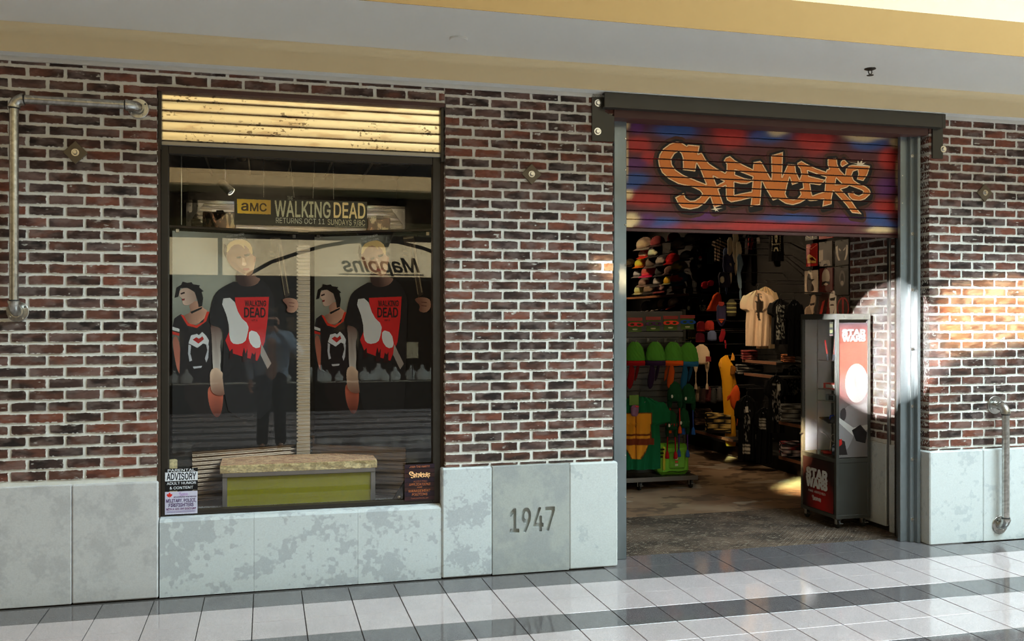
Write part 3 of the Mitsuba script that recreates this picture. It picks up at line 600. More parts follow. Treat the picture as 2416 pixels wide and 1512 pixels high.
# two black display walls that meet in a V, with a ribbed metal strip in the corner
PL, PM, PN, PRR = (-.60, .40), (.212, .655), (.276, .655), (1.06, .20)
def vplane(a, b): a, b = np.array([*a, 0.0]), np.array([*b, 0.0]); t = b - a; L = np.linalg.norm(t); t /= L; return a, t, np.array([t[1], -t[0], 0.0]), L
def on_plane(px, py, pl):
    o, t, n, L = pl; r = ray(px, py); k = ((o - CAM) @ n) / (r @ n); p = CAM + r * k; return (p - o) @ t, p[2]
VL, VR = vplane(PL, PM), vplane(PN, PRR)
def vbox(pl, s0, s1, d0, d1, z0, z1, b=0):        # a box standing on a display wall: s along it, d out of it towards the glass
    o, t, n, L = pl; m = box(s0, s1, d0, d1, z0, z1, b); v = m.vertices.copy()
    m.vertices = o + v[:, :1] * t + v[:, 1:2] * n + v[:, 2:] * UP; m.fix_normals(); return m
for nm, pl, zz, l in (('display_wall', VL, None, 'black angled display wall behind the left poster'), ('display_wall', VR, None, 'black angled display wall behind the right poster')):
    k = thing(nm, l, 'display wall'); o, t, n, L = pl
    part(k, 'board', vbox(pl, 0, L, -.045, -.028, .46, 2.185, .002), 'paint_dark'); part(k, 'ledge', vbox(pl, 0, L, -.05, .0, 2.185, 2.20, .002), 'paint_brown')
def ribs(L, z0, z1, pitch=.0265, amp=.0052):
    n = int((z1 - z0) / pitch * 8) + 1; zs = np.linspace(z0, z1, n); d = amp * np.sin(zs / pitch * 2 * math.pi)
    return zs, d
def ribbed(pl, s0, s1, d, z0, z1, pitch=.0265, amp=.0052):
    o, t, n, L = pl; zs, w = ribs(L, z0, z1, pitch, amp); V = []
    for z, a in zip(zs, w): V += [o + s0 * t + (d + a) * n + z * UP, o + s1 * t + (d + a) * n + z * UP]
    Fc = []
    for i in range(len(zs) - 1): p = 2 * i; Fc += [(p, p + 1, p + 3), (p, p + 3, p + 2)]
    return trimesh.Trimesh(np.array(V), Fc, process=False)
s0 = on_plane(455, 1150, VL)[0]; s1 = on_plane(955, 1130, VR)[0]
k = thing('corrugated_sheet', 'ribbed brown metal sheet low behind the left end of the plinth', 'metal sheet'); part(k, 'sheet', ribbed(VL, s0, VL[3] - .005, -.016, .465, .84), 'corrugated_brown', smooth=True)
k = thing('corrugated_sheet', 'ribbed brown metal sheet low behind the right end of the plinth', 'metal sheet'); part(k, 'sheet', ribbed(VR, .005, s1, -.016, .465, .84), 'corrugated_brown', smooth=True)
VM = vplane(PM, PN); z1 = atY(714, 578, .62)[2]
k = thing('corrugated_strip', 'upright strip of ribbed pale metal between the two posters', 'metal strip'); part(k, 'sheet', ribbed(VM, -.012, VM[3] + .012, .012, .70, z1, .0245, .0055), 'corrugated', smooth=True)
part(k, 'backing', vbox(VM, -.06, VM[3] + .06, -.05, -.006, .46, 2.185), 'paint_dark')

# the poster: drawn over crop coordinates of the photograph, turned into shares of the sheet
def pu(x, y):
    X, Y = x / 4.2 + 370, y / 4.2 + 540; u = (X - 406) / 297; t, b = 549 + 9 * u, 1071 - 19 * u; return u, (b - Y) / (b - t)
def pp(pts): return [pu(*p) for p in pts]
def mixc(a, b, t): t = max(0., min(1., t)); return tuple(np.array(a) * (1 - t) + np.array(b) * t)
SK, SKD, BLK = srgb(196, 148, 122), srgb(96, 60, 48), srgb(12, 11, 11)
def poster(pl, sL, sR, z0, z1):
    P_ = Print(); W, H = sR - sL, z1 - z0
    def m(pts, k=0): p = np.array(pp(pts)); p = smooth_poly(p, k) if k else p; return Polygon(p * (W, H)).buffer(0).intersection(sbox(0, 0, W, H))
    P_.body(0, W, 0, H, .004, BLK)
    def bg(x, y):
        u, v = x / W, y / H; n = meshkit.noise(np.array([u * 6, v * 9, 4.0]))
        t = max(0, 1 - max(0, u - .42) / .25) * min(1, max(0, (v - .45) / .25)); return mixc(srgb(13, 12, 12), srgb(160, 162, 146), t * (.82 + .25 * n))
    P_.grid(0, W, 0, H, 30, 40, bg)
    A = P_.ink
    # woman
    A(m([(150,1090),(205,1075),(240,1300),(285,1440),(262,1485),(200,1440),(165,1250)], 2), lambda x, y: mixc(srgb(190, 110, 88), srgb(120, 78, 64), y / H * 3 - 1))
    A(m([(250,1500),(560,1480),(610,1560),(600,1800),(520,1950),(430,1880),(340,1820),(270,1700)]), srgb(26, 18, 18))
    A(m([(480,1560),(600,1580),(640,1640),(620,1850),(560,1900),(490,1760)], 2), lambda x, y: mixc(srgb(60, 26, 20), srgb(188, 96, 72), (y / H - .14) * 9))
    A(m([(230,860),(170,905),(150,1000),(145,1060),(215,1055),(225,1200),(215,1540),(520,1540),(520,1000),(500,840),(380,980)]), srgb(28, 24, 26))
    A(m([(142,1028),(218,1050),(216,1075),(140,1060)]), srgb(190, 40, 30)); A(m([(150,985),(218,1008),(216,1036),(146,1018)]), srgb(205, 205, 200))
    A(m([(300,770),(385,715),(430,790),(490,830),(475,880),(380,968),(300,955),(245,880),(330,840)], 1), lambda x, y: mixc(SKD, SK, x / W * 6 - .3))
    A(m([(228,868),(255,872),(300,950),(370,972),(440,935),(475,835),(500,835),(470,930),(380,998),(290,975)]), srgb(206, 52, 34))
    A(m([(318,838),(430,788),(428,806),(330,856)]), BLK)
    A(m([(218,620),(280,595),(360,640),(385,700),(345,745),(300,775),(255,772),(240,735),(250,715),(212,680)], 1), lambda x, y: mixc(srgb(206, 176, 156), SKD, (x / W - .08) * 5))
    A(m([(245,540),(290,552),(330,545),(345,565),(410,575),(400,592),(445,632),(425,640),(440,700),(430,780),(398,790),(385,720),(358,640),(290,600),(225,605),(205,690),(172,700),(190,600),(235,570)]), BLK)
    A(m([(225,655),(262,640),(268,655),(232,668)]), srgb(50, 30, 28)); A(m([(238,712),(268,706),(262,726),(240,726)]), srgb(120, 34, 34))
    A(m([(300,1150),(325,1070),(380,1055),(400,1068),(430,1035),(470,1075),(495,1120),(488,1170),(440,1150),(385,1195),(330,1165)]), srgb(206, 206, 206)); A(m([(340,1112),(375,1088),(400,1104),(432,1078),(446,1108),(395,1152)]), srgb(168, 36, 34))
    for q in ([(300,1160),(325,1170),(318,1250),(335,1320),(310,1330),(296,1250)], [(465,1150),(495,1170),(488,1290),(470,1340),(455,1300),(478,1220)], [(340,1380),(430,1370),(420,1392),(350,1400)]): A(m(q), srgb(180, 180, 184))
    # man
    A(m([(1100,90),(1150,80),(1212,90),(1225,150),(1240,330),(1310,660),(1255,690),(1200,420),(1170,330),(1110,160)]), srgb(52, 42, 32))
    for q in ([(1200,150),(1222,160),(1300,640),(1288,645)], [(1170,180),(1178,178),(1258,660),(1250,662)], [(1100,100),(1208,92),(1206,108),(1104,116)], [(1095,225),(1140,230),(1138,240),(1096,234)], [(1100,265),(1145,272),(1142,282),(1100,276)]): A(m(q), srgb(128, 116, 92))
    A(m([(505,960),(560,985),(605,990),(622,1080),(600,1150),(612,1290),(600,1400),(640,1560),(560,1600),(530,1400),(520,1090)], 1), lambda x, y: mixc(srgb(206, 200, 190), srgb(90, 58, 48), (y / H - .34) * 4.2))
    A(m([(500,1420),(560,1380),(620,1430),(690,1520),(680,1640),(600,1675),(520,1640),(505,1560)], 2), lambda x, y: mixc(srgb(112, 66, 52), srgb(206, 176, 150), (y / H - .245) * 11))
    A(m([(760,520),(640,580),(570,630),(530,700),(500,850),(498,965),(600,985),(640,1060),(630,1300),(625,1560),(700,1900),(1100,1900),(1130,1500),(1140,900),(1150,700),(1080,560),(1000,498),(900,580)], 1), srgb(25, 24, 26))
    A(m([(752,505),(770,400),(930,440),(960,488),(1008,500),(965,560),(880,585),(790,572)], 1), lambda x, y: mixc(srgb(62, 44, 40), srgb(196, 150, 128), (x / W - .58) * 5))
    A(m([(690,150),(800,120),(890,190),(920,265),(952,285),(948,335),(932,440),(885,478),(840,462),(780,430),(720,395),(672,330),(655,240)], 1), lambda x, y: mixc(srgb(222, 178, 140), srgb(150, 106, 80), (.62 - x / W) * 5 + .2))
    A(m([(652,230),(680,150),(760,112),(850,112),(915,170),(925,260),(900,250),(878,195),(830,165),(850,215),(800,160),(720,170),(672,250)], 1), srgb(236, 206, 140))
    for q in ([(835,262),(895,250),(890,272),(845,282)], [(760,290),(800,278),(805,294),(765,304)]): A(m(q), srgb(84, 56, 42))
    A(m([(700,330),(735,380),(790,430),(850,462),(850,430),(800,400),(750,340)], 1), srgb(150, 108, 84)); A(m([(938,275),(956,290),(950,340),(934,335)]), srgb(196, 140, 110)); A(m([(845,270),(885,262),(884,276),(850,284)]), srgb(40, 28, 24)); A(m([(772,292),(800,288),(800,300),(776,304)]), srgb(60, 42, 34))
    A(m([(818,290),(840,300),(862,362),(840,378),(815,368)]), srgb(238, 200, 164)); A(m([(825,398),(888,396),(892,412),(860,424),(828,414)]), srgb(176, 98, 82)); A(m([(640,150),(668,190),(655,300),(640,260)]), BLK)
    A(m([(745,690),(1088,680),(1075,900),(1045,1130),(970,1320),(860,1290),(700,1240),(650,1120),(700,1000),(760,900)]), lambda x, y: mixc(srgb(206, 32, 34), srgb(120, 20, 22), .45 - y / H * .6))
    A(m([(598,706),(728,690),(790,878),(885,962),(870,1060),(845,1140),(740,1162),(690,1110),(682,920)], 1), srgb(206, 204, 200))
    A(m([(886,1010),(985,1040),(1012,1180),(940,1200),(880,1120)], 1), srgb(214, 212, 210)); A(m([(1010,1150),(1112,1345),(1072,1402),(1000,1260)]), srgb(150, 140, 132))
    for i, q in enumerate((([(690,1560 - 330),(720,1200),(730,1290),(690,1300)]), ([(820,1250),(835,1190),(850,1250),(870,1200),(865,1330),(815,1330)]), ([(900,1300),(915,1240),(935,1260),(950,1230),(950,1340),(890,1340)]))): A(m(q), srgb(40, 10, 12))
    def tx(s, cx, cy, wpx, hpx, col, bold=True, rot=0):
        u, v = pu(cx, cy); g = text_poly(s, hpx / 4.2 / 520 * H, bold, width=wpx / 4.2 / 297 * W, center=(u * W, v * H)); A(affinity.rotate(g, rot) if rot else g, col)
    tx('WALKING', 950, 748, 215, 56, srgb(30, 12, 14)); tx('DEAD', 943, 838, 215, 96, srgb(30, 12, 14)); tx('OCT 11', 940, 916, 60, 16, srgb(60, 14, 16))
    tx('FIGHT THE DEAD', 750, 74, 175, 20, srgb(205, 205, 196), rot=12); tx('FEAR THE LIVING', 765, 108, 170, 20, srgb(205, 205, 196), rot=9)
    A(m([(1225,702),(1285,685),(1370,700),(1392,740),(1388,800),(1335,845),(1262,825),(1282,772),(1235,728)], 1), lambda x, y: mixc(srgb(120, 76, 60), srgb(214, 168, 140), (x / W - .9) * 9))
    for q in ([(1290,730),(1350,738),(1350,746),(1290,740)], [(1290,765),(1345,772),(1345,780),(1290,774)]): A(m(q), srgb(110, 66, 52))
    o, t, n, L = pl
    return P_.done(o + t * sL + n * .006 + UP * z0, t, UP)
for pl, (pa, pb), lab in ((VL, (406, 703), 'dark poster of a man and a woman in black shirts, left of the metal strip'), (VR, (743, 1021), 'dark poster of a man and a woman in black shirts, right of the metal strip')):
    sL, sR = on_plane(pa, 800, pl)[0], on_plane(pb, 800, pl)[0]
    k = thing('poster', lab, 'poster'); V, C = poster(pl, sL, sR, .785, 2.165); part(k, 'print', V, 'vc_print', color=C)
    for s in (sL + .03, sR - .03): part(k, 'clip', vbox(pl, s - .012, s + .012, -.03, .012, 2.155, 2.178, .002), 'chrome')

# hanging sign
YH = .27; hs = thing('hanging_sign', 'dark clear sign with a gold logo box hung on wires over the posters', 'sign')
a, b = xy(553, 466, YH), xy(866, 536, YH); HX0, HZ1, HX1, HZ0 = a[0], a[1], b[0], b[1] - .005
P_ = Print(); P_.body(HX0, HX1, HZ0, HZ1, .003, srgb(34, 32, 20))
def hp(px, py): return xy(px, py, YH)
def hrect(*q): return Polygon([hp(*p) for p in q])
P_.ink(hrect((559, 469), (639, 472), (639, 506), (560, 503)), lambda x, y: mixc(srgb(250, 204, 60), srgb(196, 150, 60), (x - HX0) / .22))
def ht(s, x0, x1, ytop, ybase, col, bold=False):
    l, r = hp(x0, ybase), hp(x1, ybase); h = hp(x0, ytop)[1] - l[1]; dy = hp(x1, ybase)[1]
    P_.ink(text_poly(s, h, bold, width=r[0] - l[0], at=(l[0], l[1])), col)
ht('a', 569, 586, 473, 496, srgb(70, 42, 8), True); ht('MC', 590, 629, 479, 497.5, srgb(70, 42, 8), True)
ht('THE', 678, 691, 462.5, 472, srgb(150, 150, 128)); P_.ink(hrect((541, 466), (541, 466), (542, 467)), (0, 0, 0)) if 0 else None
ht('WALKING', 648, 780, 473.5, 510, srgb(196, 190, 150), True); ht('DEAD', 787, 862, 478, 513, srgb(250, 222, 150), True)
ht('RETURNS OCT 11', 651, 766, 513.5, 526, srgb(200, 196, 172)); ht('SUNDAYS 9/8C', 773, 861, 517, 530, srgb(214, 200, 160))
l, r = hp(790, 533), hp(861, 535); P_.ink(sbox(l[0], l[1] - .002, r[0], l[1] + .001), srgb(150, 140, 110))
V, C = P_.done((0, YH, 0), (1, 0, 0), (0, 0, 1)); part(hs, 'panel', V, 'vc_gloss', color=C)
for (pa, qa) in (((622, 388), (622, 466)), ((687, 396), (694, 466)), ((742, 388), (738, 468)), ((786, 392), (787, 470))):
    p0, p1 = atY(*pa, YH + .004), atY(*qa, YH + .004); d = p0 - p1; e = p1 + d * ((2.80 - p1[2]) / d[2])
    part(hs, 'wire', tube([p1, e], .0011, 6), 'chrome')
k = thing('display_rod', 'thin upright metal rod at the left end of the display window', 'rod'); p = atY(427, 400, .35); part(k, 'pole', tube([(p[0], .38, 2.20), (p[0], .38, 2.80)], .0045, 10), 'chrome'); part(k, 'collar', move(lathe([(0, 0), (.012, 0), (.012, .015), (0, .015)], 16), p[0], .38, 2.785), 'chrome')

# lit header inside
YB = 1.75; hd = thing('header_panel', 'lit ribbed metal panel with riveted corner plates behind the hanging sign', 'wall panel')
a, b = xy(440, 480, YB), xy(960, 560, YB); b = (b[0], b[1])
zt = xy(700, 487, YB)[1]; zb = zt - .26
PB = vplane((a[0], YB), (b[0], YB)); part(hd, 'sheet', ribbed(PB, 0, PB[3], .01, zb, zt, .032, .006), 'corrugated', smooth=True)
part(hd, 'frame', cat(box(a[0] - .02, b[0] + .02, YB - .03, YB + .01, zt, zt + .022), ), 'steel_dark')
for sx, x in ((1, a[0]), (-1, b[0])):
    part(hd, 'corner_plate', extrude_y(Polygon([(x, zt), (x + sx * .13, zt), (x + sx * .035, zt - .13), (x + sx * .035, zb), (x, zb)]), YB - .03, YB - .022), 'brushed')
    for dx, dz in ((.03, .02), (.085, .02), (.015, .07), (.015, .14)): part(hd, 'rivet', ball((x + sx * dx, YB - .031, zt - dz), .006, 1, (1, .5, 1)), 'chrome')
def _bark(p, n, uv):
    f = fbm(p.x * 60, p.z * 25, 1.0, 4); return mix(mi.Color3f(.045, .028, .020), mi.Color3f(.30, .17, .10), smoothstep(.48, .66, f))
scene['bark'] = princ(proc(_bark), .85)
for (pa, pb, lab) in (((478, 499), (556, 560), 'dark rough box on the ledge left of the hanging sign'), ((868, 512), (921, 560), 'dark rough box on the ledge right of the hanging sign')):
    k = thing('rough_box', lab, 'box'); a, b = xy(*pa, 1.30), xy(*pb, 1.30); part(k, 'body', box(a[0], b[0], 1.30, 1.42, a[1] - .22, a[1], .006), 'bark'); part(k, 'latch', box((a[0] + b[0]) / 2 - .02, (a[0] + b[0]) / 2 + .03, 1.292, 1.31, a[1] - .012, a[1] + .012, .002), 'bronze')
struct('window_shelf', box(-.6, 1.08, 1.1, 1.9, zb - .04, zb, .003), 'paint_dark', label='dark shelf high inside the display window')

# lamps in the window: each a can with a bright lens, and its light
def spot_lamp(px, py, y, aim, lab, power, cut=30, col=(1.0, .80, .50), zc=2.785, r=.030):
    p = atY(px, py, y); k = thing('spot_lamp', lab, 'lamp'); d = np.asarray(aim, float) - p; d /= np.linalg.norm(d)
    def rot(m):
        z = d; x = np.cross(z, [0, 1, 0.2]); x /= np.linalg.norm(x); M = np.eye(4); M[:3, 0], M[:3, 1], M[:3, 2], M[:3, 3] = x, np.cross(z, x), z, p; m = m.copy(); m.apply_transform(M); return m
    part(k, 'can', rot(lathe([(0, -.11), (.8 * r, -.11), (r, -.09), (r * 1.05, .004), (r * .97, .004), (r * .97, -.004), (0, -.004)], 24)), 'chrome', smooth=35)
    part(k, 'lens', rot(lathe([(0, .001), (r * .9, 0)], 24)), 'paint_white', **emitter(col, 16, .05))
    part(k, 'arm', tube([p - d * .06, p - d * .06 + np.array([0, 0, max(.01, zc - (p - d * .06)[2])])], .006, 10), 'chrome')
    part(k, 'base', move(box(-.03, .03, -.03, .03, -.014, 0, .003), *(p - d * .06)[:2], zc), 'chrome')
    q = p + d * .03
    scene[k + '_beam'] = {'type': 'spot', 'intensity': rgb(*(np.asarray(col) * power)), 'cutoff_angle': float(cut), 'beam_width': float(cut * .6), 'to_world': T().look_at(origin=q.tolist(), target=(q + d).tolist(), up=[.3, .1, 1]), 'sampling_weight': .35}
spot_lamp(570, 372, .80, atY(600, 520, 1.7), 'chrome spot lamp under the window ceiling left of the wires', 9)
spot_lamp(545, 452, 1.10, (.50, .66, 1.8), 'small glowing spot lamp just above the gold logo box', 7, zc=2.785)
spot_lamp(905, 384, .80, (.70, 1.75, 2.15), 'chrome spot lamp under the window ceiling near its right end', 6)

# plinth
YP = .24; pt = thing('display_plinth', 'low display plinth with a lime front panel in a grey metal frame', 'plinth')
a, b = xy(524, 1112, YP), xy(886, 1112, YP); zt = xy(704, 1109, YP)[1]; X0, X1 = a[0], b[0]
part(pt, 'body', box(X0 + .01, X1 - .01, YP + .03, YP + .36, .463, zt - .004), 'paint_dark')
fw_ = .030
for q in (box(X0, X1, YP, YP + .03, zt - fw_, zt, .003), box(X0, X0 + fw_, YP, YP + .03, .463, zt - fw_, .003), box(X1 - fw_, X1, YP, YP + .03, .463, zt - fw_, .003)): part(pt, 'frame', q, 'brushed')
part(pt, 'panel', box(X0 + fw_, X1 - fw_, YP + .012, YP + .03, .463, zt - fw_), 'lime', label='glossy lime green front panel')
ob = thing('particle_board', 'thick flake board slab lying on the lime plinth', 'board')
zo = xy(704, 1091, YP - .03)[1]; part(ob, 'top', box(X0 - .010, X1 + .004, YP - .03, YP + .34, zo - .0025, zo), 'osb'); part(ob, 'core', box(X0 - .012, X1 + .006, YP - .032, YP + .342, zt + .001, zo - .0025, .002), 'osb_edge')
for px, py, lab, rz in ((399, 1088, 'small flake board offcut at the left end of the window floor', .5), (1006, 1080, 'pale wooden block at the right end of the window floor', -.45)):
    p = atY(px, py, .36); k = thing('wood_block', lab, 'wood block'); part(k, 'body', move(box(-.045, .045, -.02, .02, 0, p[2] - .455, .003), p[0], .36, .463, rz=rz), 'osb_edge')
    part(k, 'foot', move(box(-.055, .055, -.03, .03, -.0005, .004, .001), p[0], .36, .4635, rz=rz), 'paint_dark')
p = atY(945, 1188, .22); k = thing('stand_foot', 'dark wedge shaped stand foot on the window floor beside the job notice', 'stand'); part(k, 'wedge', extrude_y(Polygon([(p[0] - .05, .463), (p[0] + .06, .463), (p[0] + .06, .60), (p[0] + .04, .60)]), .20, .24), 'steel_dark'); part(k, 'knob', ball((p[0] - .012, .19, .482), .012, 2), 'slat_gold')

# notices on the glass
def sticker(x0, x1, y0, y1, fn, lab, bgc, mat='vc_print'):
    a, b = xy(x0, (y0 + y1) / 2, .0565), xy(x1, (y0 + y1) / 2, .0565); zt = xy((x0 + x1) / 2, y0, .0565)[1]; zb = xy((x0 + x1) / 2, y1, .0565)[1]
    W, H = b[0] - a[0], zt - zb; P_ = Print(); P_.body(0, W, 0, H, .0012, bgc); fn(P_, W, H); V, C = P_.done((a[0], .0565, zb), (1, 0, 0), (0, 0, 1))
    k = thing('window_notice', lab, 'notice'); part(k, 'print', V, mat, color=C)
def notice_a(P_, W, H):
    t = lambda s, cx, cy, w, h, c, b=True: P_.ink(text_poly(s, h * H, b, width=w * W, center=(cx * W, cy * H)), c)
    WH, BK = srgb(228, 232, 240), srgb(14, 15, 18)
    P_.ink(sbox(0, .435 * H, W, .835 * H), WH); t('PARENTAL', .5, .915, .84, .115, WH); t('ADVISORY', .5, .64, .90, .30, srgb(22, 28, 40)); t('ADULT HUMOR', .5, .335, .90, .115, WH); t('& CONTENT', .5, .13, .72, .115, WH)
LEAF = [(0,-.5),(.03,-.5),(.02,-.22),(.28,-.28),(.25,-.19),(.48,.05),(.40,.09),(.44,.24),(.30,.20),(.27,.27),(.12,.14),(.18,.42),(.09,.37),(0,.5)]
def notice_b(P_, W, H):
    t = lambda s, cx, cy, w, h, c, b=True: P_.ink(text_poly(s, h * H, b, width=w * W, center=(cx * W, cy * H)), c)
    PU = srgb(62, 38, 92)
    leaf = Polygon(LEAF + [(-x, y) for x, y in LEAF[::-1]]).buffer(0); P_.ink(affinity.translate(affinity.scale(leaf, .19 * W, .27 * H, origin=(0, 0)), .14 * W, .84 * H), srgb(214, 44, 36))
    g = affinity.scale(LOGO, .26 * W / 3200, -.20 * H / 1250, origin=(0, 0)); c = g.bounds; P_.ink(affinity.translate(g, .57 * W - (c[0] + c[2]) / 2, .87 * H - (c[1] + c[3]) / 2), srgb(190, 160, 214))
    t('RECOGNIZES OUR HEROES', .62, .755, .70, .055, PU); t('MILITARY, POLICE,', .5, .60, .92, .14, PU); t('FIREFIGHTERS', .5, .405, .76, .15, PU); t('WITH A 10% OFF DISCOUNT', .5, .235, .92, .085, srgb(96, 30, 96))
    for y in (.13, .085): P_.ink(sbox(.06 * W, y * H, .94 * W, (y + .018) * H), srgb(150, 140, 180))
def notice_c(P_, W, H):
    for i in range(8): P_.ink(sbox(0, i / 8 * H + .004, W, (i + 1) / 8 * H - .001), (srgb(52, 26, 30), srgb(40, 24, 38), srgb(58, 30, 26))[i % 3])
    t = lambda s, cx, cy, w, h, c=srgb(206, 120, 72): P_.ink(text_poly(s, h * H, False, .15, width=w * W, center=(cx * W, cy * H)), c)
    g = affinity.scale(LOGO, .66 * W / 3200, -.22 * H / 1250, origin=(0, 0)); c = g.bounds; g = affinity.translate(g, .5 * W - (c[0] + c[2]) / 2, .71 * H - (c[1] + c[3]) / 2); P_.ink(g.buffer(.004), srgb(30, 14, 14)); P_.ink(g, srgb(252, 196, 140))
    t('JOIN THE PARTY!', .5, .93, .68, .055); t('ACCEPTING', .52, .53, .46, .045, srgb(170, 96, 66)); t('APPLICATIONS', .5, .45, .72, .065); t('FOR', .5, .37, .16, .035); t('MANAGEMENT', .5, .275, .74, .07); t('POSITIONS', .5, .18, .52, .07); t('SpencersOnline.com', .5, .075, .58, .03, srgb(176, 100, 70))
sticker(389.5, 466.5, 1104.5, 1157, notice_a, 'black and white advisory notice low in the left corner of the display window', srgb(14, 15, 18))
sticker(389, 466, 1159, 1212.5, notice_b, 'pale notice with a red maple leaf and purple lettering under the advisory notice', srgb(206, 204, 226))
sticker(954.5, 1025, 1094.5, 1181, notice_c, 'dark notice with orange handwriting low in the right corner of the display window', srgb(30, 20, 26))
# ------------------------------------------------------------------ inside the shop: soft goods
def loft(rings, n=20, cap=True):
    """rings of (cx, cy, cz, rx, ry): stacked ellipses joined to one skin"""
    t = np.arange(n) * 2 * np.pi / n; V = []
    for cx, cy, cz, rx, ry in rings: V.append(np.column_stack([cx + rx * np.cos(t), cy + ry * np.sin(t), np.full(n, cz)]))
    m = len(V); Fc = [(i * n + j, (i + 1) * n + j, (i + 1) * n + (j + 1) % n) for i in range(m - 1) for j in range(n)] + [(i * n + j, (i + 1) * n + (j + 1) % n, i * n + (j + 1) % n) for i in range(m - 1) for j in range(n)]
    V = np.vstack(V)
    if cap:
        V = np.vstack([V, [rings[0][:3]], [rings[-1][:3]]]); a = m * n
        Fc += [(a, j, (j + 1) % n) for j in range(n)] + [(a + 1, (m - 1) * n + (j + 1) % n, (m - 1) * n + j) for j in range(n)]
    k = trimesh.Trimesh(V, Fc, process=False); k.fix_normals(); return k
def mpp(p): return float((np.asarray(p) - CAM) @ FW) / F_
def facing(p, k=1.0): return -math.atan2(p[0], p[1] + DIST) * k
def right(px, py, X=5.62): return atX(px, py, X)
def wrinkle(m, a, f, seed=0):
    v = m.vertices; nz = meshkit.fbm(v * f + seed, 3) - .5; m = m.copy(); m.vertices = v + m.vertex_normals * (nz * a)[:, None]; return m
def tee_mesh(w, h, sl=.34, d=.055, seed=0, nx=30, nz=44):
    """front and back skin of a hanging T-shirt, w wide over the body, h tall; the top is z=0"""
    zs = np.linspace(0, -h, nz); V = []
    for z in zs:
        q = -z / h; sh = min(1, q / .10); body = w / 2 * (.50 + .50 * sh ** .7) if q < .10 else w / 2 * (1 - .06 * math.sin(min(1, (q - .1) / .5) * math.pi))
        arm = 0
        if .02 < q < sl + .04:
            arm = w * .26 * min(1, (q - .02) / .2) * (1 if q < sl else max(0, 1 - (q - sl) / .04))
        hw = body + arm
        for s in np.linspace(-1, 1, nx):
            x = s * hw; e = max(0, 1 - abs(s) ** 3); fold = .014 * math.sin(s * 9 + seed + q * 2.5) * (q ** .6) + .010 * math.sin(s * 17 + seed * 2 + q * 4)
            V.append((x, -d * e + fold * e, z - .02 * abs(s) * (q < .08)))
    V = np.array(V); B = V.copy(); B[:, 1] = .012 - .2 * B[:, 1]
    n = len(V); Fc = []
    for i in range(nz - 1):
        for j in range(nx - 1):
            a = i * nx + j; Fc += [(a, a + nx, a + nx + 1), (a, a + nx + 1, a + 1), (n + a, n + a + nx + 1, n + a + nx), (n + a, n + a + 1, n + a + nx + 1)]
    for i in range(nz - 1):
        for a, f in ((i * nx, 0), (i * nx + nx - 1, 1)): Fc += [(a, n + a, n + a + nx), (a, n + a + nx, a + nx)] if f == 0 else [(a, n + a + nx, n + a), (a, a + nx, n + a + nx)]
    return trimesh.Trimesh(np.vstack([V, B]), Fc, process=False)
def tee(p, w, h, col, lab, ink=None, cat='t-shirt', name='t_shirt', group=None, k=1.0, hanger=True, seed=0, sl=.34, d=.055, nx=30, nz=44):
    """ink(u, v) -> colour or None over the front, u and v from 0 to 1, v upward"""
    m = tee_mesh(w, h, sl, d, seed, nx, nz); v = m.vertices; C = np.tile(np.asarray(col, float), (len(v), 1))
    if ink:
        for i in range(len(v) // 2):
            c = ink(v[i, 0] / w + .5, 1 + v[i, 2] / h)
            if c is not None: C[i] = c
    t = thing(name, lab, cat, group); rz = facing(p, k); part(t, 'body', move(m, *p, rz=rz), 'vc_cloth', smooth=True, color=C)
    if hanger:
        hg = tube([(-w * .36, -.01, -.045), (0, -.01, -.005), (w * .36, -.01, -.045)], .006, 8); hk = tube([(0, -.01, -.005), (0, -.01, .03), (.015, -.01, .05), (.0, -.01, .068)], .003, 6)
        part(t, 'hanger', move(cat_(hg, hk), *p, rz=rz), 'black_rubber')
    nk = move(tube([(w * .16 * math.cos(a), -.03 - .018 * abs(math.sin(a)), -.012 + .055 * math.sin(a)) for a in np.linspace(math.pi, 2 * math.pi, 9)], .006, 6), *p, rz=rz); part(t, 'collar', *colour_arg(nk, np.asarray(col) * .7))
    return t
cat_ = lambda *a: trimesh.util.concatenate(list(a))
def colour_arg(m, c): return m, 'vc_cloth'
_old_part = part
def part(parent, name, mesh, bsdf, smooth=False, color=None, label=None, kind=None, tint=None, **more):
    if isinstance(bsdf, str) and bsdf.startswith('vc_') and color is None: color = np.broadcast_to(np.asarray(tint if tint is not None else (.2, .2, .2), float), (len(mesh.vertices), 3))
    if color is not None and smooth not in (False, True): smooth = True
    return _old_part(parent, name, mesh, bsdf, smooth, color, label, kind, **more)
def vcp(parent, name, m, col, mat='vc_cloth', smooth=True, **k): return part(parent, name, m, mat, smooth=smooth, tint=col, **k)

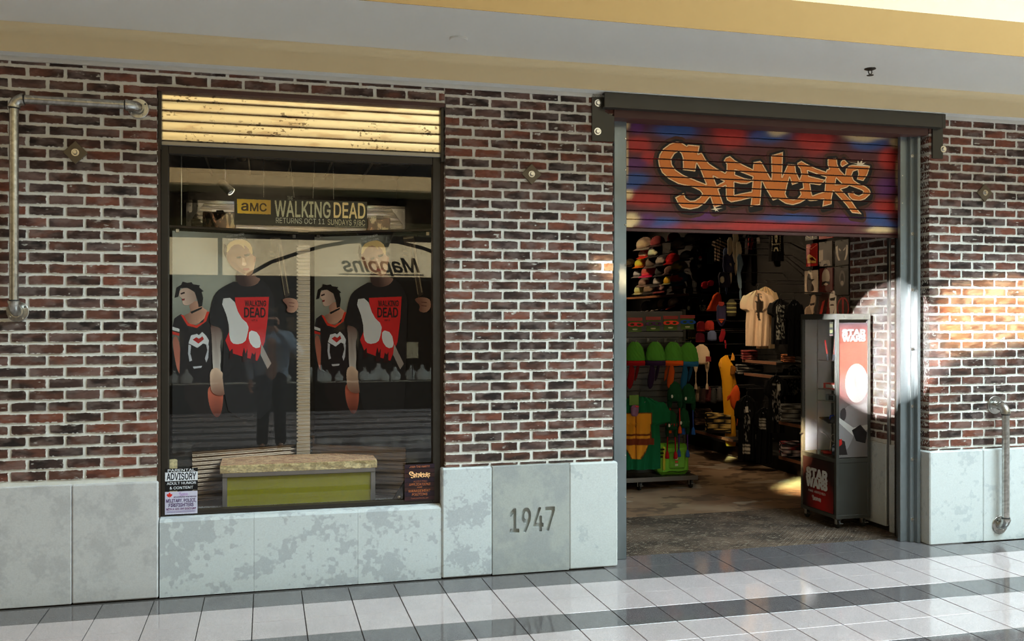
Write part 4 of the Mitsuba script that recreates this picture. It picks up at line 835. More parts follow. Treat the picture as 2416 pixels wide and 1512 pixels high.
def cap_(px, py, w, crown, brim, lab, X=5.62, patch=None, yaw=-1.15, tilt=.30, cat='cap'):
    p = right(px, py, X); s = mpp(p) * w; r = s * .42; t = thing('baseball_cap', lab, cat, 'caps on the shop wall'); part(t, 'hook', tube([tuple(p), (5.985, p[1], p[2])], .004, 6), 'chrome_dim')
    cr = trimesh.creation.icosphere(2, 1.0); cr = trimesh.intersections.slice_mesh_plane(cr, [0, 0, 1], [0, 0, -.15], cap=True); v = cr.vertices * (r, r * 1.12, r * .95); v[:, 1] += np.where(v[:, 1] < 0, -.06 * r * (v[:, 2] / r), 0); cr.vertices = v
    a = np.linspace(-1.25, 1.25, 13); inner = np.column_stack([r * .98 * np.sin(a), -r * 1.05 * np.cos(a), -.12 * r - .10 * r * np.sin(a) ** 2]); outer = np.column_stack([r * 1.02 * np.sin(a), -r * 1.95 * np.cos(a) * (.72 + .28 * np.cos(a)) - .12 * r, -.16 * r - .28 * r * np.sin(a) ** 2])
    V = np.vstack([inner, outer, inner - (0, 0, .03 * r), outer - (0, 0, .03 * r)]); n = 13; Fc = []
    for i in range(n - 1): Fc += [(i, i + n, i + n + 1), (i, i + n + 1, i + 1), (2 * n + i, 2 * n + i + n + 1, 2 * n + i + n), (2 * n + i, 2 * n + i + 1, 2 * n + i + n + 1), (n + i, 3 * n + i, 3 * n + i + 1), (n + i, 3 * n + i + 1, n + i + 1)]
    bm = trimesh.Trimesh(V, Fc, process=False)
    M = trimesh.transformations.euler_matrix(tilt, 0, yaw, 'sxyz'); f = lambda m: (lambda q: (q.apply_transform(M), q.apply_translation(p), q)[2])(m.copy())
    C = np.tile(crown, (len(cr.vertices), 1)).astype(float)
    if patch is not None:
        on = (cr.vertices[:, 1] < -.55 * r) & (cr.vertices[:, 2] > .05 * r) & (cr.vertices[:, 2] < .75 * r); C[on] = patch
    part(t, 'crown', f(cr), 'vc_cloth', smooth=True, color=C); vcp(t, 'brim', f(bm), brim, smooth=False); vcp(t, 'button', f(ball((0, 0, r * .95), r * .09, 1, (1, 1, .6))), brim)
CAPS = [(1522,578,48,(140,118,100),(96,88,80),'large grey brown cap, topmost of the front caps',(170,150,120)),(1521,601,34,(196,60,40),(214,40,30),'red cap with a white front and a red brim',(235,215,190)),(1545,598,38,(30,28,26),(28,26,24),'black cap with a pale printed front',(200,190,150)),
 (1512,623,34,(228,150,50),(236,110,40),'yellow and orange cap at the left end of its row',(240,210,70)),(1540,622,40,(62,52,44),(52,44,38),'plain dark grey brown cap in the third row of caps',None),(1564,617,40,(34,32,32),(30,30,30),'black cap with a grey emblem in the third row of caps',(130,120,110)),(1588,613,40,(190,34,36),(160,30,32),'plain red cap hanging in the third row',None),
 (1507,647,30,(70,66,66),(150,140,130),'dark cap with a pale brim left of the pink cap',(190,190,190)),(1531,643,42,(226,60,80),(236,50,90),'bright pink cap in the fourth row',(240,90,80)),(1562,642,38,(26,25,25),(24,24,24),'plain black cap right of the pink cap',None),(1580,639,30,(70,50,44),(60,44,40),'dull brown cap in the fourth row',None),(1603,632,46,(120,104,44),(84,80,40),'olive cap with a speckled yellow print',(210,190,90)),
 (1520,668,32,(110,88,78),(90,74,66),'faded brown cap below the pink cap',(150,124,110)),(1558,665,40,(36,34,34),(34,32,32),'black cap with a small grey badge in the fifth row',(150,146,140)),(1578,663,30,(200,150,40),(150,150,110),'mustard yellow cap in the fifth row',(220,170,60)),(1603,660,50,(90,120,130),(80,126,140),'blue grey cap with a red and white badge',(214,70,50)),
 (1511,685,34,(216,190,110),(220,200,150),'cream yellow cap at the left end of the lowest row',(240,220,150)),(1534,684,36,(44,38,34),(38,34,32),'dark cap in the lowest row beside the cream cap',(120,100,80)),(1561,681,36,(48,38,36),(90,36,34),'dark cap with a dusky red brim',(140,112,106)),(1602,679,40,(112,62,48),(70,46,40),'red brown cap at the right end of the lowest row',(150,100,80)),
 (1552,572,40,(70,24,24),(40,24,24),'dark red cap in the top row',None),(1590,562,36,(96,22,24),(60,20,22),'red cap near the top of the cap wall',None),(1606,578,46,(110,98,84),(84,76,66),'mottled grey cap in the second row',(140,126,104)),(1632,566,44,(74,68,58),(60,56,50),'mottled dark cap at the right end of the second row',(104,96,80)),(1486,622,30,(78,62,44),(60,52,40),'dim brown cap far left behind the door post',(110,90,60)),(1620,606,38,(40,38,36),(60,58,54),'black cap right of the plain red cap',(110,108,100))]
for px, py, w, c, b, lab, pt_ in CAPS: cap_(px, py, w, srgb(*c), srgb(*b), lab, X=5.7, patch=None if pt_ is None else srgb(*pt_))
for px, py, c, b, lab in ((1526,722,(110,100,92),(90,84,78),'grey cap on the middle shelf, first from the left'),(1540,720,(84,80,78),(70,66,62),'grey cap on the middle shelf, second from the left'),(1552,719,(96,86,80),(80,74,70),'grey cap on the middle shelf, third from the left'),(1564,716,(196,170,140),(120,106,90),'cream fronted cap on the middle shelf'),(1577,716,(26,28,66),(30,30,60),'navy cap on the middle shelf'),(1589,714,(214,190,170),(190,70,44),'white cap with an orange brim on the middle shelf')):
    cap_(px, py, 30, srgb(*c), srgb(*b), lab, X=5.7, yaw=-1.5, tilt=.6)
def shelf(px0, px1, py, X, dep, lab, lip=srgb(150, 100, 70), name='shelf_board'):
    a, b = right(px0, py, X), right(px1, py, X); t = thing(name, lab, 'shelf'); y0, y1 = min(a[1], b[1]), max(a[1], b[1]); z = (a[2] + b[2]) / 2
    part(t, 'board', box(X, X + dep, y0, y1, z - .022, z, .002), 'paint_dark'); vcp(t, 'lip', box(X - .006, X, y0, y1, z - .026, z + .006, .001), lip, smooth=False)
shelf(1478, 1625, 698, 5.45, .5, 'long shelf board under the lowest row of caps'); shelf(1478, 1600, 741, 5.45, .5, 'lower shelf board under the six upright caps', srgb(110, 74, 52))

# garments on the right wall
def blob(u, v, cx, cy, rx, ry): return ((u - cx) / rx) ** 2 + ((v - cy) / ry) ** 2 < 1
def wall_hook(t, p, up=.068):
    if p[0] < 5.97: part(t, 'hook', tube([(p[0] - .01, p[1], p[2] + up), (5.985, p[1], p[2] + up)], .004, 6), 'chrome_dim')
def G(px0, px1, py0, py1, col, lab, ink=None, X=5.5, seed=0, sl=.34, group=None, k=1.0, hanger=True, **kw):
    p = right((px0 + px1) / 2, py0, X); s = mpp(p); t = tee(p, (px1 - px0) * s / 1.42, (py1 - py0) * s, srgb(*col), lab, ink, seed=seed, sl=sl, group=group, k=k, hanger=hanger, **kw); wall_hook(t, p); return t
TEE = {}
def drip(u, v):
    w = .05 + .05 * meshkit.noise(np.array([v * 14, 1.0, 2.0]))
    if .46 < v < .90 and abs(u - .58 - .04 * math.sin(v * 20)) < w * (1.6 if .6 < v < .8 else .6): return srgb(34, 26, 20)
    if v > .80 and .50 < u < .66 and v < .95 and int(u * 60) % 2: return srgb(60, 50, 40)
def skullprint(u, v):
    if not (.22 < u < .78 and .30 < v < .97): return None
    if blob(u, v, .5, .70, .10, .10) or blob(u, v, .5, .60, .055, .06): return srgb(30, 26, 20) if blob(u, v, .455, .67, .03, .03) or blob(u, v, .545, .67, .03, .03) else srgb(236, 222, 180)
    if v < .40 and abs(abs(u - .5) - .02 - (.42 - v) * .9) < .05: return srgb(226, 212, 170)
    if v > .86 and abs(v - .93 + .25 * (u - .5) ** 2 * 6) < .05 and int(u * 34) % 3: return srgb(220, 206, 164)
    if .48 < v < .53 and int(u * 40) % 2: return srgb(214, 200, 160)
    if (u < .27 or u > .73) and int(v * 44) % 3: return srgb(150, 140, 112)
def speckprint(seed, lo=.25, hi=.75, a=.3, b=.8, col=(150, 150, 150), d=.62):
    def f(u, v):
        if lo < u < hi and a < v < b and meshkit.noise(np.array([u * 22, v * 26, seed])) > d: return srgb(*col)
    return f
def bars(u, v):
    if .10 < v < .26 and .25 < u < .72 and (v * 24) % 1 > .38: return srgb(206, 200, 190)
    if .30 < v < .78 and .35 < u < .7 and meshkit.noise(np.array([u * 20, v * 30, 3.0])) > .66: return srgb(150, 148, 144)
G(1748,1826,684,816,(226,196,164),'off white T-shirt with a black dripping print on a hanger',drip,X=5.30,seed=1)
G(1776,1836,676,822,(222,192,150),'plain off white T-shirt hanging behind the printed one',None,X=5.50,seed=3)
G(1806,1856,538,616,(16,14,13),'black T-shirt with a pale skull and crest print high on the wall',skullprint,X=5.7,seed=2,sl=.2)
G(1812,1868,704,812,(18,17,17),'black T-shirt with grey lettering right of the off white ones',speckprint(2,.3,.78,.1,.86,(150,150,140),.60),X=5.25,seed=4)
G(1852,1896,706,840,(12,12,12),'plain black T-shirt behind the top of the glass cabinet',None,X=5.3,seed=5)
TEE['crest'] = G(1804,1858,884,1020,(14,14,14),'long black T-shirt with a grey crest print low in the row',speckprint(5,.28,.76,.2,.86,(140,136,130),.58),X=5.2,seed=6)
TEE['bars'] = G(1734,1790,932,1084,(13,13,14),'black T-shirt with white bars at its hem',bars,X=5.0,seed=7)
G(1776,1830,960,1092,(11,11,12),'black T-shirt with three short white bars on the chest',lambda u,v: srgb(180,176,168) if .62<v<.80 and .2<u<.62 and (v*17)%1>.4 else None,X=5.15,seed=8)
G(1846,1900,860,960,(16,16,16),'black T-shirt with a faint grey speckle beside the cabinet',speckprint(9,.1,.9,.3,.9,(110,104,92),.68),X=5.5,seed=9)
G(1630,1668,583,624,(26,22,20),'small black top with a red and white round badge',lambda u,v: (srgb(200,50,44) if v>.34 else srgb(235,220,200)) if blob(u,v,.62,.34,.14,.13) else None,X=5.6,seed=2)
G(1664,1690,582,622,(36,60,38),'dark green top beside the striped top',None,X=5.66,seed=3)
G(1680,1716,562,616,(60,52,46),'dark top with pale diagonal stripes',lambda u,v: srgb(170,146,120) if ((v*7+u*1.5)%1)>.55 else srgb(24,20,18),X=5.6,seed=4)
G(1602,1642,700,742,(20,18,17),'small black T-shirt with a white badge on the middle row',lambda u,v: srgb(220,210,190) if blob(u,v,.6,.36,.12,.12) else None,X=5.45,seed=5)
G(1636,1676,698,742,(18,17,16),'small black T-shirt with pale scribbled lettering',speckprint(12,.3,.8,.2,.5,(190,184,160),.5),X=5.45,seed=6)
TEE['red'] = G(1752,1790,548,600,(20,17,17),'black T-shirt with a dull red print near the shutter',lambda u,v: srgb(140,36,34) if .25<u<.75 and .2<v<.75 and meshkit.noise(np.array([u*9,v*9,2.0]))>.5 else None,X=5.75,seed=7,sl=.25)
def tag_(px, py, w, h, col, t, X=5.3):
    p = right(px, py, X); s = mpp(p); vcp(t, 'price_tag', move(box(-w * s / 2, w * s / 2, -.001, .001, -h * s / 2, h * s / 2), *p, rz=facing(p), ry=-.1), srgb(*col), 'vc_print', smooth=False, label='white paper tag'); vcp(t, 'tag_string', move(tube([(0, 0, h * s / 2), (.004, 0, h * s / 2 + .03)], .0008, 5), *p, rz=facing(p)), (.5, .5, .5))
tag_(1789,567,7,14,(214,196,180),TEE['red'],5.6); tag_(1838,914,7,15,(196,194,184),TEE['crest'],5.1); tag_(1762,966,7,14,(200,196,188),TEE['bars'],4.9)

# hats, scarves and other hanging things
def hang(name, px, py, rings, col, lab, cat, X=5.5, wr=.006, plane='x', group=None, mat='vc_cloth', n=20):
    """rings in photograph pixels: (dx, dy down, half width, half depth)"""
    p = right(px, py, X) if plane == 'x' else atY(px, py, X); s = mpp(p); t = thing(name, lab, cat, group)
    m = loft([(a * s, 0, -b * s, c * s, max(.004, d * s)) for a, b, c, d in rings], n); m = move(wrinkle(m, wr, 28.0, px), *p, rz=facing(p)); vcp(t, 'body', m, srgb(*col), mat)
    if plane == 'x': wall_hook(t, p, 0.0)
    return t, p, s
def bits(t, p, s, name, rings, col, dx=0, dy=0, dep=0.0, n=12):
    m = loft([((a + dx) * s, -dep, -(b + dy) * s, c * s, max(.003, d * s)) for a, b, c, d in rings], n); vcp(t, name, move(m, *p, rz=facing(p)), srgb(*col))
t, p, s = hang('hooded_scarf', 1716, 838, [(-2,0,3,3),(-6,8,10,7),(-4,22,17,9),(0,40,16,9),(0,60,13,6),(2,110,12,5),(6,160,13,5),(8,200,13,5),(8,214,11,4)], (214,150,30), 'long bright yellow hooded scarf hanging to knee height', 'scarf', 5.05)
bits(t,p,s,'tail',[(0,40,6,4),(4,70,8,4),(4,100,7,3)],(190,130,28),10,0,-.02); bits(t,p,s,'ear',[(0,-4,1,1),(2,4,4,3),(0,14,5,3)],(226,160,60),-14,14,.02); bits(t,p,s,'ear',[(0,-6,1,1),(1,4,4,3),(0,12,5,3)],(226,160,60),12,0,.02); bits(t,p,s,'trim',[(0,0,4,2),(2,8,7,3),(0,20,5,2)],(120,70,24),12,24,.04)
t, p, s = hang('plush_hat', 1735, 908, [(2,0,2,2),(2,6,6,5),(0,18,11,8),(-1,34,12,9),(0,50,10,7),(3,62,4,4)], (214,84,34), 'orange knitted hat hanging beside the yellow scarf', 'hat', 5.0); bits(t,p,s,'flap',[(0,0,2,2),(-4,6,5,3),(-8,16,1,1)],(200,70,30),-10,22,.01); bits(t,p,s,'cord',[(0,0,1,1),(1,20,1.3,1.3),(-1,34,1,1)],(190,80,40),4,62)
t, p, s = hang('earflap_hat', 1655, 812, [(0,0,4,4),(0,6,13,10),(0,18,19,14),(0,30,20,15),(0,42,17,14),(0,47,16,13)], (232,206,170), 'cream knitted hat with ear flaps and tassels', 'hat', 4.9)
for sx in (-1, 1): bits(t,p,s,'flap',[(0,0,6,3),(0,14,5,3),(0,24,2,2)],(214,186,150),sx*13,42,.01); bits(t,p,s,'cord',[(0,0,1.2,1.2),(0,30,1.2,1.2)],(206,180,146),sx*13,64,.01); bits(t,p,s,'tassel',[(0,0,1.5,1.5),(0,4,3,3),(0,14,4,3.5)],(206,180,150),sx*13,92,.01)
vcp(t, 'tag', move(box(10*s, 22*s, -.10, -.098, -40*s, -28*s), *p, rz=facing(p)), srgb(120, 30, 30), 'vc_print', smooth=False)
t, p, s = hang('orange_hat', 1690, 690, [(4,0,3,3),(2,6,9,8),(0,20,13,9),(-6,38,16,9),(-8,44,16,8)], (236,90,40), 'vivid orange pointed hat on the middle row', 'hat', 5.3)
t, p, s = hang('knit_hat', 1702, 716, [(0,0,6,5),(0,8,11,8),(0,26,11,8),(0,40,11,7),(0,50,6,5),(0,54,2,2)], (66,62,92), 'slate blue hat with a red patch in front of the orange hat', 'hat', 5.2); bits(t,p,s,'patch',[(0,0,7,1.5),(0,5,5,1.5),(0,10,1,1)],(206,84,50),0,36,.045); bits(t,p,s,'logo',[(0,0,6,1.5),(0,6,7,1.5),(0,10,4,1.5)],(220,90,80),0,-4,.04)
t, p, s = hang('knit_hat', 1726, 706, [(0,0,5,5),(0,8,11,8),(0,30,11,8),(0,40,10,7)], (52,50,36), 'dark knitted hat with olive stripes', 'hat', 5.2)
for dy in (8, 18, 28): bits(t,p,s,'stripe',[(0,0,11.4,8.4),(0,5,11.4,8.4)],(120,116,76),0,dy)
t, p, s = hang('knit_hat', 1719, 600, [(0,0,12,8),(0,8,14,9),(0,30,14,9),(2,44,12,8)], (38,40,62), 'navy knitted hat with a cream round badge', 'hat', 5.3); p = right(1707, 658, 5.2)
t, p, s = hang('knit_hat', 1706, 642, [(0,0,8,6),(2,8,14,9),(4,26,14,9),(4,36,12,8)], (36,32,44), 'dark knitted hat with a pale round badge and a cord', 'hat', 5.2); bits(t,p,s,'badge',[(0,0,2,1),(0,4,5,1.5),(0,12,5,1.5),(0,16,2,1)],(230,216,180),-2,10,.045); bits(t,p,s,'cord',[(0,0,1,1),(0,14,1,1)],(150,140,120),-8,36)
for px, py, col, lab in ((1734,540,(236,212,170),'upper of the cream scarves hanging in a bundle'),(1722,560,(228,200,156),'left of the cream scarves hanging in a bundle'),(1742,570,(232,208,166),'right of the cream scarves hanging in a bundle'),(1712,585,(70,86,116),'slate blue scarf left of the cream scarves'),(1745,600,(96,116,128),'grey blue scarf among the cream scarves')):
    t, p, s = hang('scarf', px, py, [(0,0,3,3),(0,8,6,4),(2,24,7,3),(-2,44,4,3),(0,64,5,3),(2,80,3,2)], col, lab, 'scarf', 5.3, group=None)
    bits(t,p,s,'tassel',[(0,0,1,1),(0,8,3,2),(0,22,2.5,2),(0,30,.6,.6)],tuple(int(x*.92) for x in col),2,80)
t, p, s = hang('red_glove', 1706, 776, [(0,0,4,3),(0,10,6,4),(-3,20,7,4),(-4,30,4,3)], (140,28,36), 'dark red knitted glove on the right wall', 'glove', 5.2); bits(t,p,s,'thumb',[(0,0,2,2),(2,10,2.4,2),(2,20,1.2,1.2)],(170,34,44),4,26)
t, p, s = hang('bow', 1663, 664, [(0,0,3,3),(0,3,8,4),(0,12,9,4),(0,17,4,3)], (196,30,44), 'red fabric bow left half on a dark hat', 'bow', 5.3); bits(t,p,s,'loop',[(0,0,3,3),(0,3,7,4),(0,10,7,4),(0,14,3,3)],(196,34,46),14,-3); bits(t,p,s,'knot',[(0,0,2,2),(0,5,3,3),(0,10,2,2)],(150,24,34),8,2,.02)
for px, py, c, c2, lab in ((1654,758,(150,40,44),(226,80,60),'red knitted hat with a bright orange brim on the lower row'),(1674,756,(170,50,40),(236,110,60),'red hat with orange flames on the lower row'),(1680,780,(88,98,126),(110,120,146),'pale blue folded hat on the lower row'),(1634,776,(40,34,24),(150,130,50),'black hat with yellow stripes'),(1614,780,(36,32,24),(140,120,46),'black gloves with yellow cuffs'),(1652,784,(110,40,56),(206,90,80),'plum hat with a pink patch')):
    t, p, s = hang('knit_hat', px, py, [(0,0,5,4),(0,5,10,7),(0,18,11,8),(0,24,10,7)], c, lab, 'hat', 5.0); bits(t,p,s,'band',[(0,0,10.6,7.6),(0,6,10.8,7.8)],c2,0,16)
for i, (px, c, lab) in enumerate(((1648,(150,128,106),'first beanie in the low row'),(1661,(60,44,42),'second beanie in the low row'),(1672,(84,36,38),'dusky red beanie in the low row'),(1684,(58,58,56),'grey beanie in the low row'),(1698,(74,70,66),'large grey beanie in the low row beside the yellow scarf'),(1656,(50,40,36),'dark beanie at the back of the low row'))):
    t, p, s = hang('beanie', px, 912 + (i % 2) * 4, [(0,0,3,4),(0,6,6,8),(0,22,7,9),(0,34,7,9)], c, lab, 'hat', 5.0); bits(t,p,s,'cuff',[(0,0,7.4,9.4),(0,8,7.4,9.4)],tuple(int(x*.8) for x in c),0,27)
def fold(px, py, w, h, cols, lab, X=5.2, seed=0, dep=.26):
    p = right(px, py, X); s = mpp(p); n = 4; t = thing('folded_shirt', lab, 'folded clothes')
    for i in range(n):
        m = box(-w*s/2, w*s/2, -.02, dep, h*s/2 - (i+1)*h*s/n + .002, h*s/2 - i*h*s/n - .001, .006); m = m.subdivide().subdivide(); C = []
        for v in m.vertices: k = meshkit.noise(np.array([v[0]*34+seed, v[2]*40, v[1]*20+i])); C.append(srgb(*(cols[1] if k > .6 else cols[2] if k < .32 else cols[0])))
        part(t, 'layer', move(wrinkle(m, .008, 14.0, i), *p, rz=facing(p, .8)), 'vc_cloth', color=np.array(C))
fold(1696,1000,56,44,((24,20,18),(196,164,96),(16,14,14)),'folded black shirts with a gold print on the low shelf',4.95,3)
fold(1660,985,40,36,((60,44,40),(130,104,84),(30,24,22)),'folded brown and grey shirts at the left end of the low shelf',5.1,5)
fold(1872,976,56,40,((60,60,60),(140,140,138),(26,26,28)),'folded shirts with a grey and white print beside the cabinet',5.2,7)
fold(1868,1062,46,32,((30,28,36),(206,190,196),(140,30,36)),'folded shirts with a red and white print near the floor',5.2,9)
fold(1770,838,34,22,((96,30,32),(150,90,80),(40,20,22)),'folded dark red shirts on the shelf under the off white T-shirts',5.3,11)
fold(1862,846,28,18,((130,80,50),(170,110,76),(90,54,36)),'folded tan shirts behind the cabinet',5.4,13)
fold(1770,872,60,22,((22,22,22),(150,146,136),(14,14,14)),'folded black shirts with a white print on the middle shelf',5.3,15)
for a, b, y, X, lab in ((1752,1832,852,5.25,'shelf board with a tan lip under the off white T-shirts'),(1756,1836,884,5.2,'shelf board with a grey lip below the folded black shirts'),(1640,1730,1026,4.95,'low shelf board under the folded shirts with gold print'),(1838,1899,1000,5.15,'shelf board under the grey printed shirts'),(1838,1899,1084,5.15,'lowest shelf board beside the cabinet')): shelf(a, b, y, X, .5, lab, srgb(120, 84, 64))
struct('wall_shop_plinth', box(5.35, 5.98, 2.6, 10, 0, .14), 'shop_black', label='black base under the wall fixtures of the shop')
# ------------------------------------------------------------------ rolling display cart with green goods
dc = thing('display_cart', 'grey display cart on casters with a slatted back panel', 'cart')
q0, q1 = atY(1500, 1128, 2.52), atY(1646, 1122, 2.52); zc_ = q0[2]
part(dc, 'base', box(2.95, q1[0], 2.52, 3.05, zc_ - .035, zc_, .004), 'steel_dark'); part(dc, 'base_edge', box(2.95, q1[0] + .002, 2.514, 2.522, zc_ - .040, zc_ + .003, .001), 'brushed')
def caster(parent, x, y, ztop, r=.042):
    c = part(parent, 'caster', move(lathe([(0, -r * .30), (r * .8, -r * .30), (r, -r * .2), (r, r * .2), (r * .8, r * .30), (0, r * .30)], 20, 'x'), x, y, r), 'black_rubber', smooth=35)
    part(c, 'fork', cat_(box(x - r * .55, x - r * .40, y - .016, y + .016, r * .8, ztop, .002), box(x + r * .40, x + r * .55, y - .016, y + .016, r * .8, ztop, .002), box(x - r * .7, x + r * .7, y - .024, y + .03, ztop - .008, ztop, .002)), 'chrome')
    part(c, 'brake', box(x - .012, x + .022, y - r - .012, y - r * .4, r * 1.0, r * 1.25, .003), 'brushed')
for px, y in ((1508, 2.56), (1629, 2.56)): caster(dc, atY(px, 1145, y)[0], y, zc_ - .035)
for px in (1560, 1622): caster(dc, atY(px, 1140, 3.0)[0], 3.0, zc_ - .035)
part(dc, 'back_panel', box(2.95, q1[0] - .01, 2.80, 2.83, zc_, 1.70, .003), 'slat_grey')
for i in range(24): z = zc_ + .05 + i * .058; part(dc, 'slat', box(2.95, q1[0] - .012, 2.785, 2.802, z, z + .050, .003), 'slat_grey')
part(dc, 'post', box(q1[0] - .03, q1[0], 2.78, 2.85, zc_, 1.72, .003), 'steel_dark')
def hookbar(px, py, lab):
    p = atY(px, py, 2.62); k = thing('display_hook', lab, 'hook', 'hooks of the display cart'); part(k, 'prong', tube([(p[0], 2.785, p[2]), (p[0], 2.55, p[2]), (p[0], 2.545, p[2] + .012)], .0035, 8), 'chrome'); part(k, 'plate', box(p[0] - .015, p[0] + .015, 2.778, 2.786, p[2] - .012, p[2] + .03, .002), 'brushed')
for px, c in ((1494, 'red'), (1544, 'purple'), (1586, 'orange'), (1622, 'blue')): hookbar(px, 806, f'chrome hook on the cart over the green hat with the {c} band')
# four eye masks on green cards
for px, c, lab, dy in ((1498,(196,34,34),'red eye mask on a green card on top of the cart',4),(1541,(74,34,74),'purple eye mask on a green card on top of the cart',2),(1582,(232,70,44),'orange eye mask on a green card on top of the cart',0),(1622,(34,76,150),'blue eye mask on a green card on top of the cart',-2)):
    p = atY(px, 762 + dy, 2.66); s = mpp(p); t = thing('eye_mask', lab, 'mask'); vcp(t, 'card', box(p[0] - 17*s, p[0] + 17*s, p[1], p[1] + .004, p[2] - 17*s, p[2] + 17*s, .001), srgb(74, 96, 36), 'vc_print', smooth=False)
    vcp(t, 'header', box(p[0] - 19*s, p[0] + 19*s, p[1] - .004, p[1], p[2] + 9*s, p[2] + 17*s, .001), srgb(140, 56, 50), 'vc_print', smooth=False)
    m = Polygon(smooth_poly([(-19, 4), (0, 6), (19, 4), (20, -3), (8, -5), (0, -2), (-8, -5), (-20, -3)], 2)); m = m.difference(unary_union([affinity.scale(Point(x, .5).buffer(1), 5.2, 2.6) for x in (-8.5, 8.5)]))
    M = extrude_y(affinity.scale(m, s, s, origin=(0, 0)), -.018, -.006); M.apply_translation([p[0], p[1], p[2]]); vcp(t, 'band', M, srgb(*c), 'vc_gloss', smooth=False)
    vcp(t, 'print', extrude_y(affinity.translate(Polygon(smooth_poly([(-8*s, 0), (8*s, 0), (5*s, -4*s), (-5*s, -4*s)], 2)), p[0], p[2] - 9*s), p[1] - .002, p[1]), srgb(180, 176, 130), 'vc_print', smooth=False)
# green bobbled hats with coloured bands and tails
for px, py, c, lab, dx in ((1498,806,(150,24,28),'green bobbled hat with a red band and tail',0),(1546,806,(50,30,60),'green bobbled hat with a dark purple band',0),(1588,806,(214,84,24),'green bobbled hat with an orange band and tail',4),(1624,808,(34,92,130),'green bobbled hat with a blue band and tail',0)):
    t, p, s = hang('bobble_hat', px, py, [(0,0,5,5),(0,6,13,10),(0,20,19,14),(0,34,22,16),(0,45,23,17)], (62,120,42), lab, 'hat', 2.60, wr=.0, plane='y', n=26)
    m = scene[t + '__body']; base = loft([(a*s, 0, -b*s, cc*s, d*s) for a, b, cc, d in [(0,0,5,5),(0,4,10,8),(0,10,15,11),(0,16,18,13),(0,22,19.5,14),(0,28,21,15),(0,34,22,16),(0,40,22.6,16.5),(0,45,23,17)]], 54).subdivide()
    v = base.vertices; an = np.arctan2(v[:, 1], v[:, 0]); row = np.floor(-v[:, 2] / (6 * s)); b_ = np.abs(np.cos(-v[:, 2] / (6 * s) * math.pi)) * np.abs(np.cos(an * 6 + row % 2 * math.pi / 2)); base.vertices = v + np.column_stack([np.cos(an), np.sin(an), np.zeros(len(v))]) * (b_ ** .5 * 1.6 * s)[:, None]
    C = np.tile(srgb(74, 134, 46), (len(b_), 1)); del scene[t + '__body']; used.pop(t + '__body', None); part(t, 'body', move(base, *p, rz=facing(p)), 'vc_cloth', smooth=True, color=C)
    bits(t,p,s,'band',[(0,0,23.6,17.4),(0,6,24.2,18),(0,12,23.4,17)],c,0,44,n=24); bits(t,p,s,'tail',[(0,0,4,3),(1,14,7,3),(-2,34,8,3),(-4,50,6,2),(-4,56,2,1)],tuple(int(x*.85) for x in c),-8 + dx,54,.05); bits(t,p,s,'tail',[(0,0,3,2),(-3,14,4,2),(-6,30,3,2),(-8,38,1,1)],tuple(int(x*.7) for x in c),8 - 20*(px == 1588),54,.03)
# dark green hats with ear flaps and coloured tassels
for px, py, sc, c, c2, lab in ((1592,900,1.0,(214,84,30),(170,40,34),'dark green ear flap hat with orange tassels'),(1624,905,.95,(40,90,170),(40,60,130),'dark green ear flap hat with blue tassels'),(1584,968,.8,(180,30,34),(150,24,30),'dark green ear flap hat with a red band and red tassels'),(1612,962,.85,(52,90,160),(70,40,110),'dark green ear flap hat with violet tassels')):
    t, p, s = hang('earflap_hat', px, py, [(0,0,4*sc,4),(0,8,13*sc,9),(0,24,17*sc,12),(0,40,18*sc,13),(0,46,17*sc,12)], (22,66,40), lab, 'hat', 2.56, plane='y', wr=.004)
    bits(t,p,s,'band',[(0,0,17.6*sc,12.6),(0,7,18*sc,12.8)],c2 if sc == .8 else (30,78,50),0,30); bits(t,p,s,'eye',[(0,0,1,1),(0,2,2.4,1),(0,6,2.4,1),(0,8,1,1)],(226,226,216),-6*sc,30,.062 if sc < .9 else .06)
    for sx in (-1, 1): bits(t,p,s,'flap',[(0,0,6*sc,4),(0,12,6*sc,4),(0,24,2,2)],(20,60,38),sx*12*sc,42); bits(t,p,s,'cord',[(0,0,1.6,1.6),(sx,42*sc,1.6,1.6)],c2,sx*11*sc,62,.01); bits(t,p,s,'tassel',[(0,0,1.5,1.5),(0,4,3.4,3),(0,16,5,4),(0,18,4,3)],c,sx*12*sc,62 + 42*sc,.01)
# green T-shirt with a plain orange panel
def shell(u, v):
    x, y = (u - .40) / .42, (v - .47) / .33
    if abs(x) < .98 and abs(y + .28) < .13: return srgb(120, 52, 32)
    if -.98 < y < .95 and abs(x) < .86 - max(0, -y - .2) * .75:
        if abs(x) > .80 - max(0, -y - .2) * .75 or abs(x) < .03 or abs(y - .02) < .035 or y > .88: return srgb(110, 48, 26)
        return srgb(224, 150, 46)
p = atY(1508, 934, 2.46); s = mpp(p); gt = tee(p, 104 * s, 172 * s, srgb(20, 94, 58), 'green T-shirt with a large orange panel and a brown band across it', shell, k=.3, seed=2, sl=.36, nx=64, nz=80)
p = atY(1496, 960, 2.38); s = mpp(p); t = thing('blister_card', 'small green card with a purple toy hanging in front of the green T-shirt', 'packaged toy'); vcp(t, 'card', box(p[0] - 12*s, p[0] + 12*s, p[1], p[1] + .003, p[2] + 4*s, p[2] + 28*s, .001), srgb(96, 130, 44), 'vc_print', smooth=False); vcp(t, 'toy', wrinkle(ball((p[0], p[1] - .012, p[2] - 8*s), 13*s, 3, (.8, .5, 1.1)), .02, 30.0), srgb(132, 84, 120), 'vc_gloss'); vcp(t, 'mouth', ball((p[0] + 4*s, p[1] - .035, p[2] + 2*s), 5*s, 2, (1, .5, .5)), srgb(206, 60, 70), 'vc_gloss')
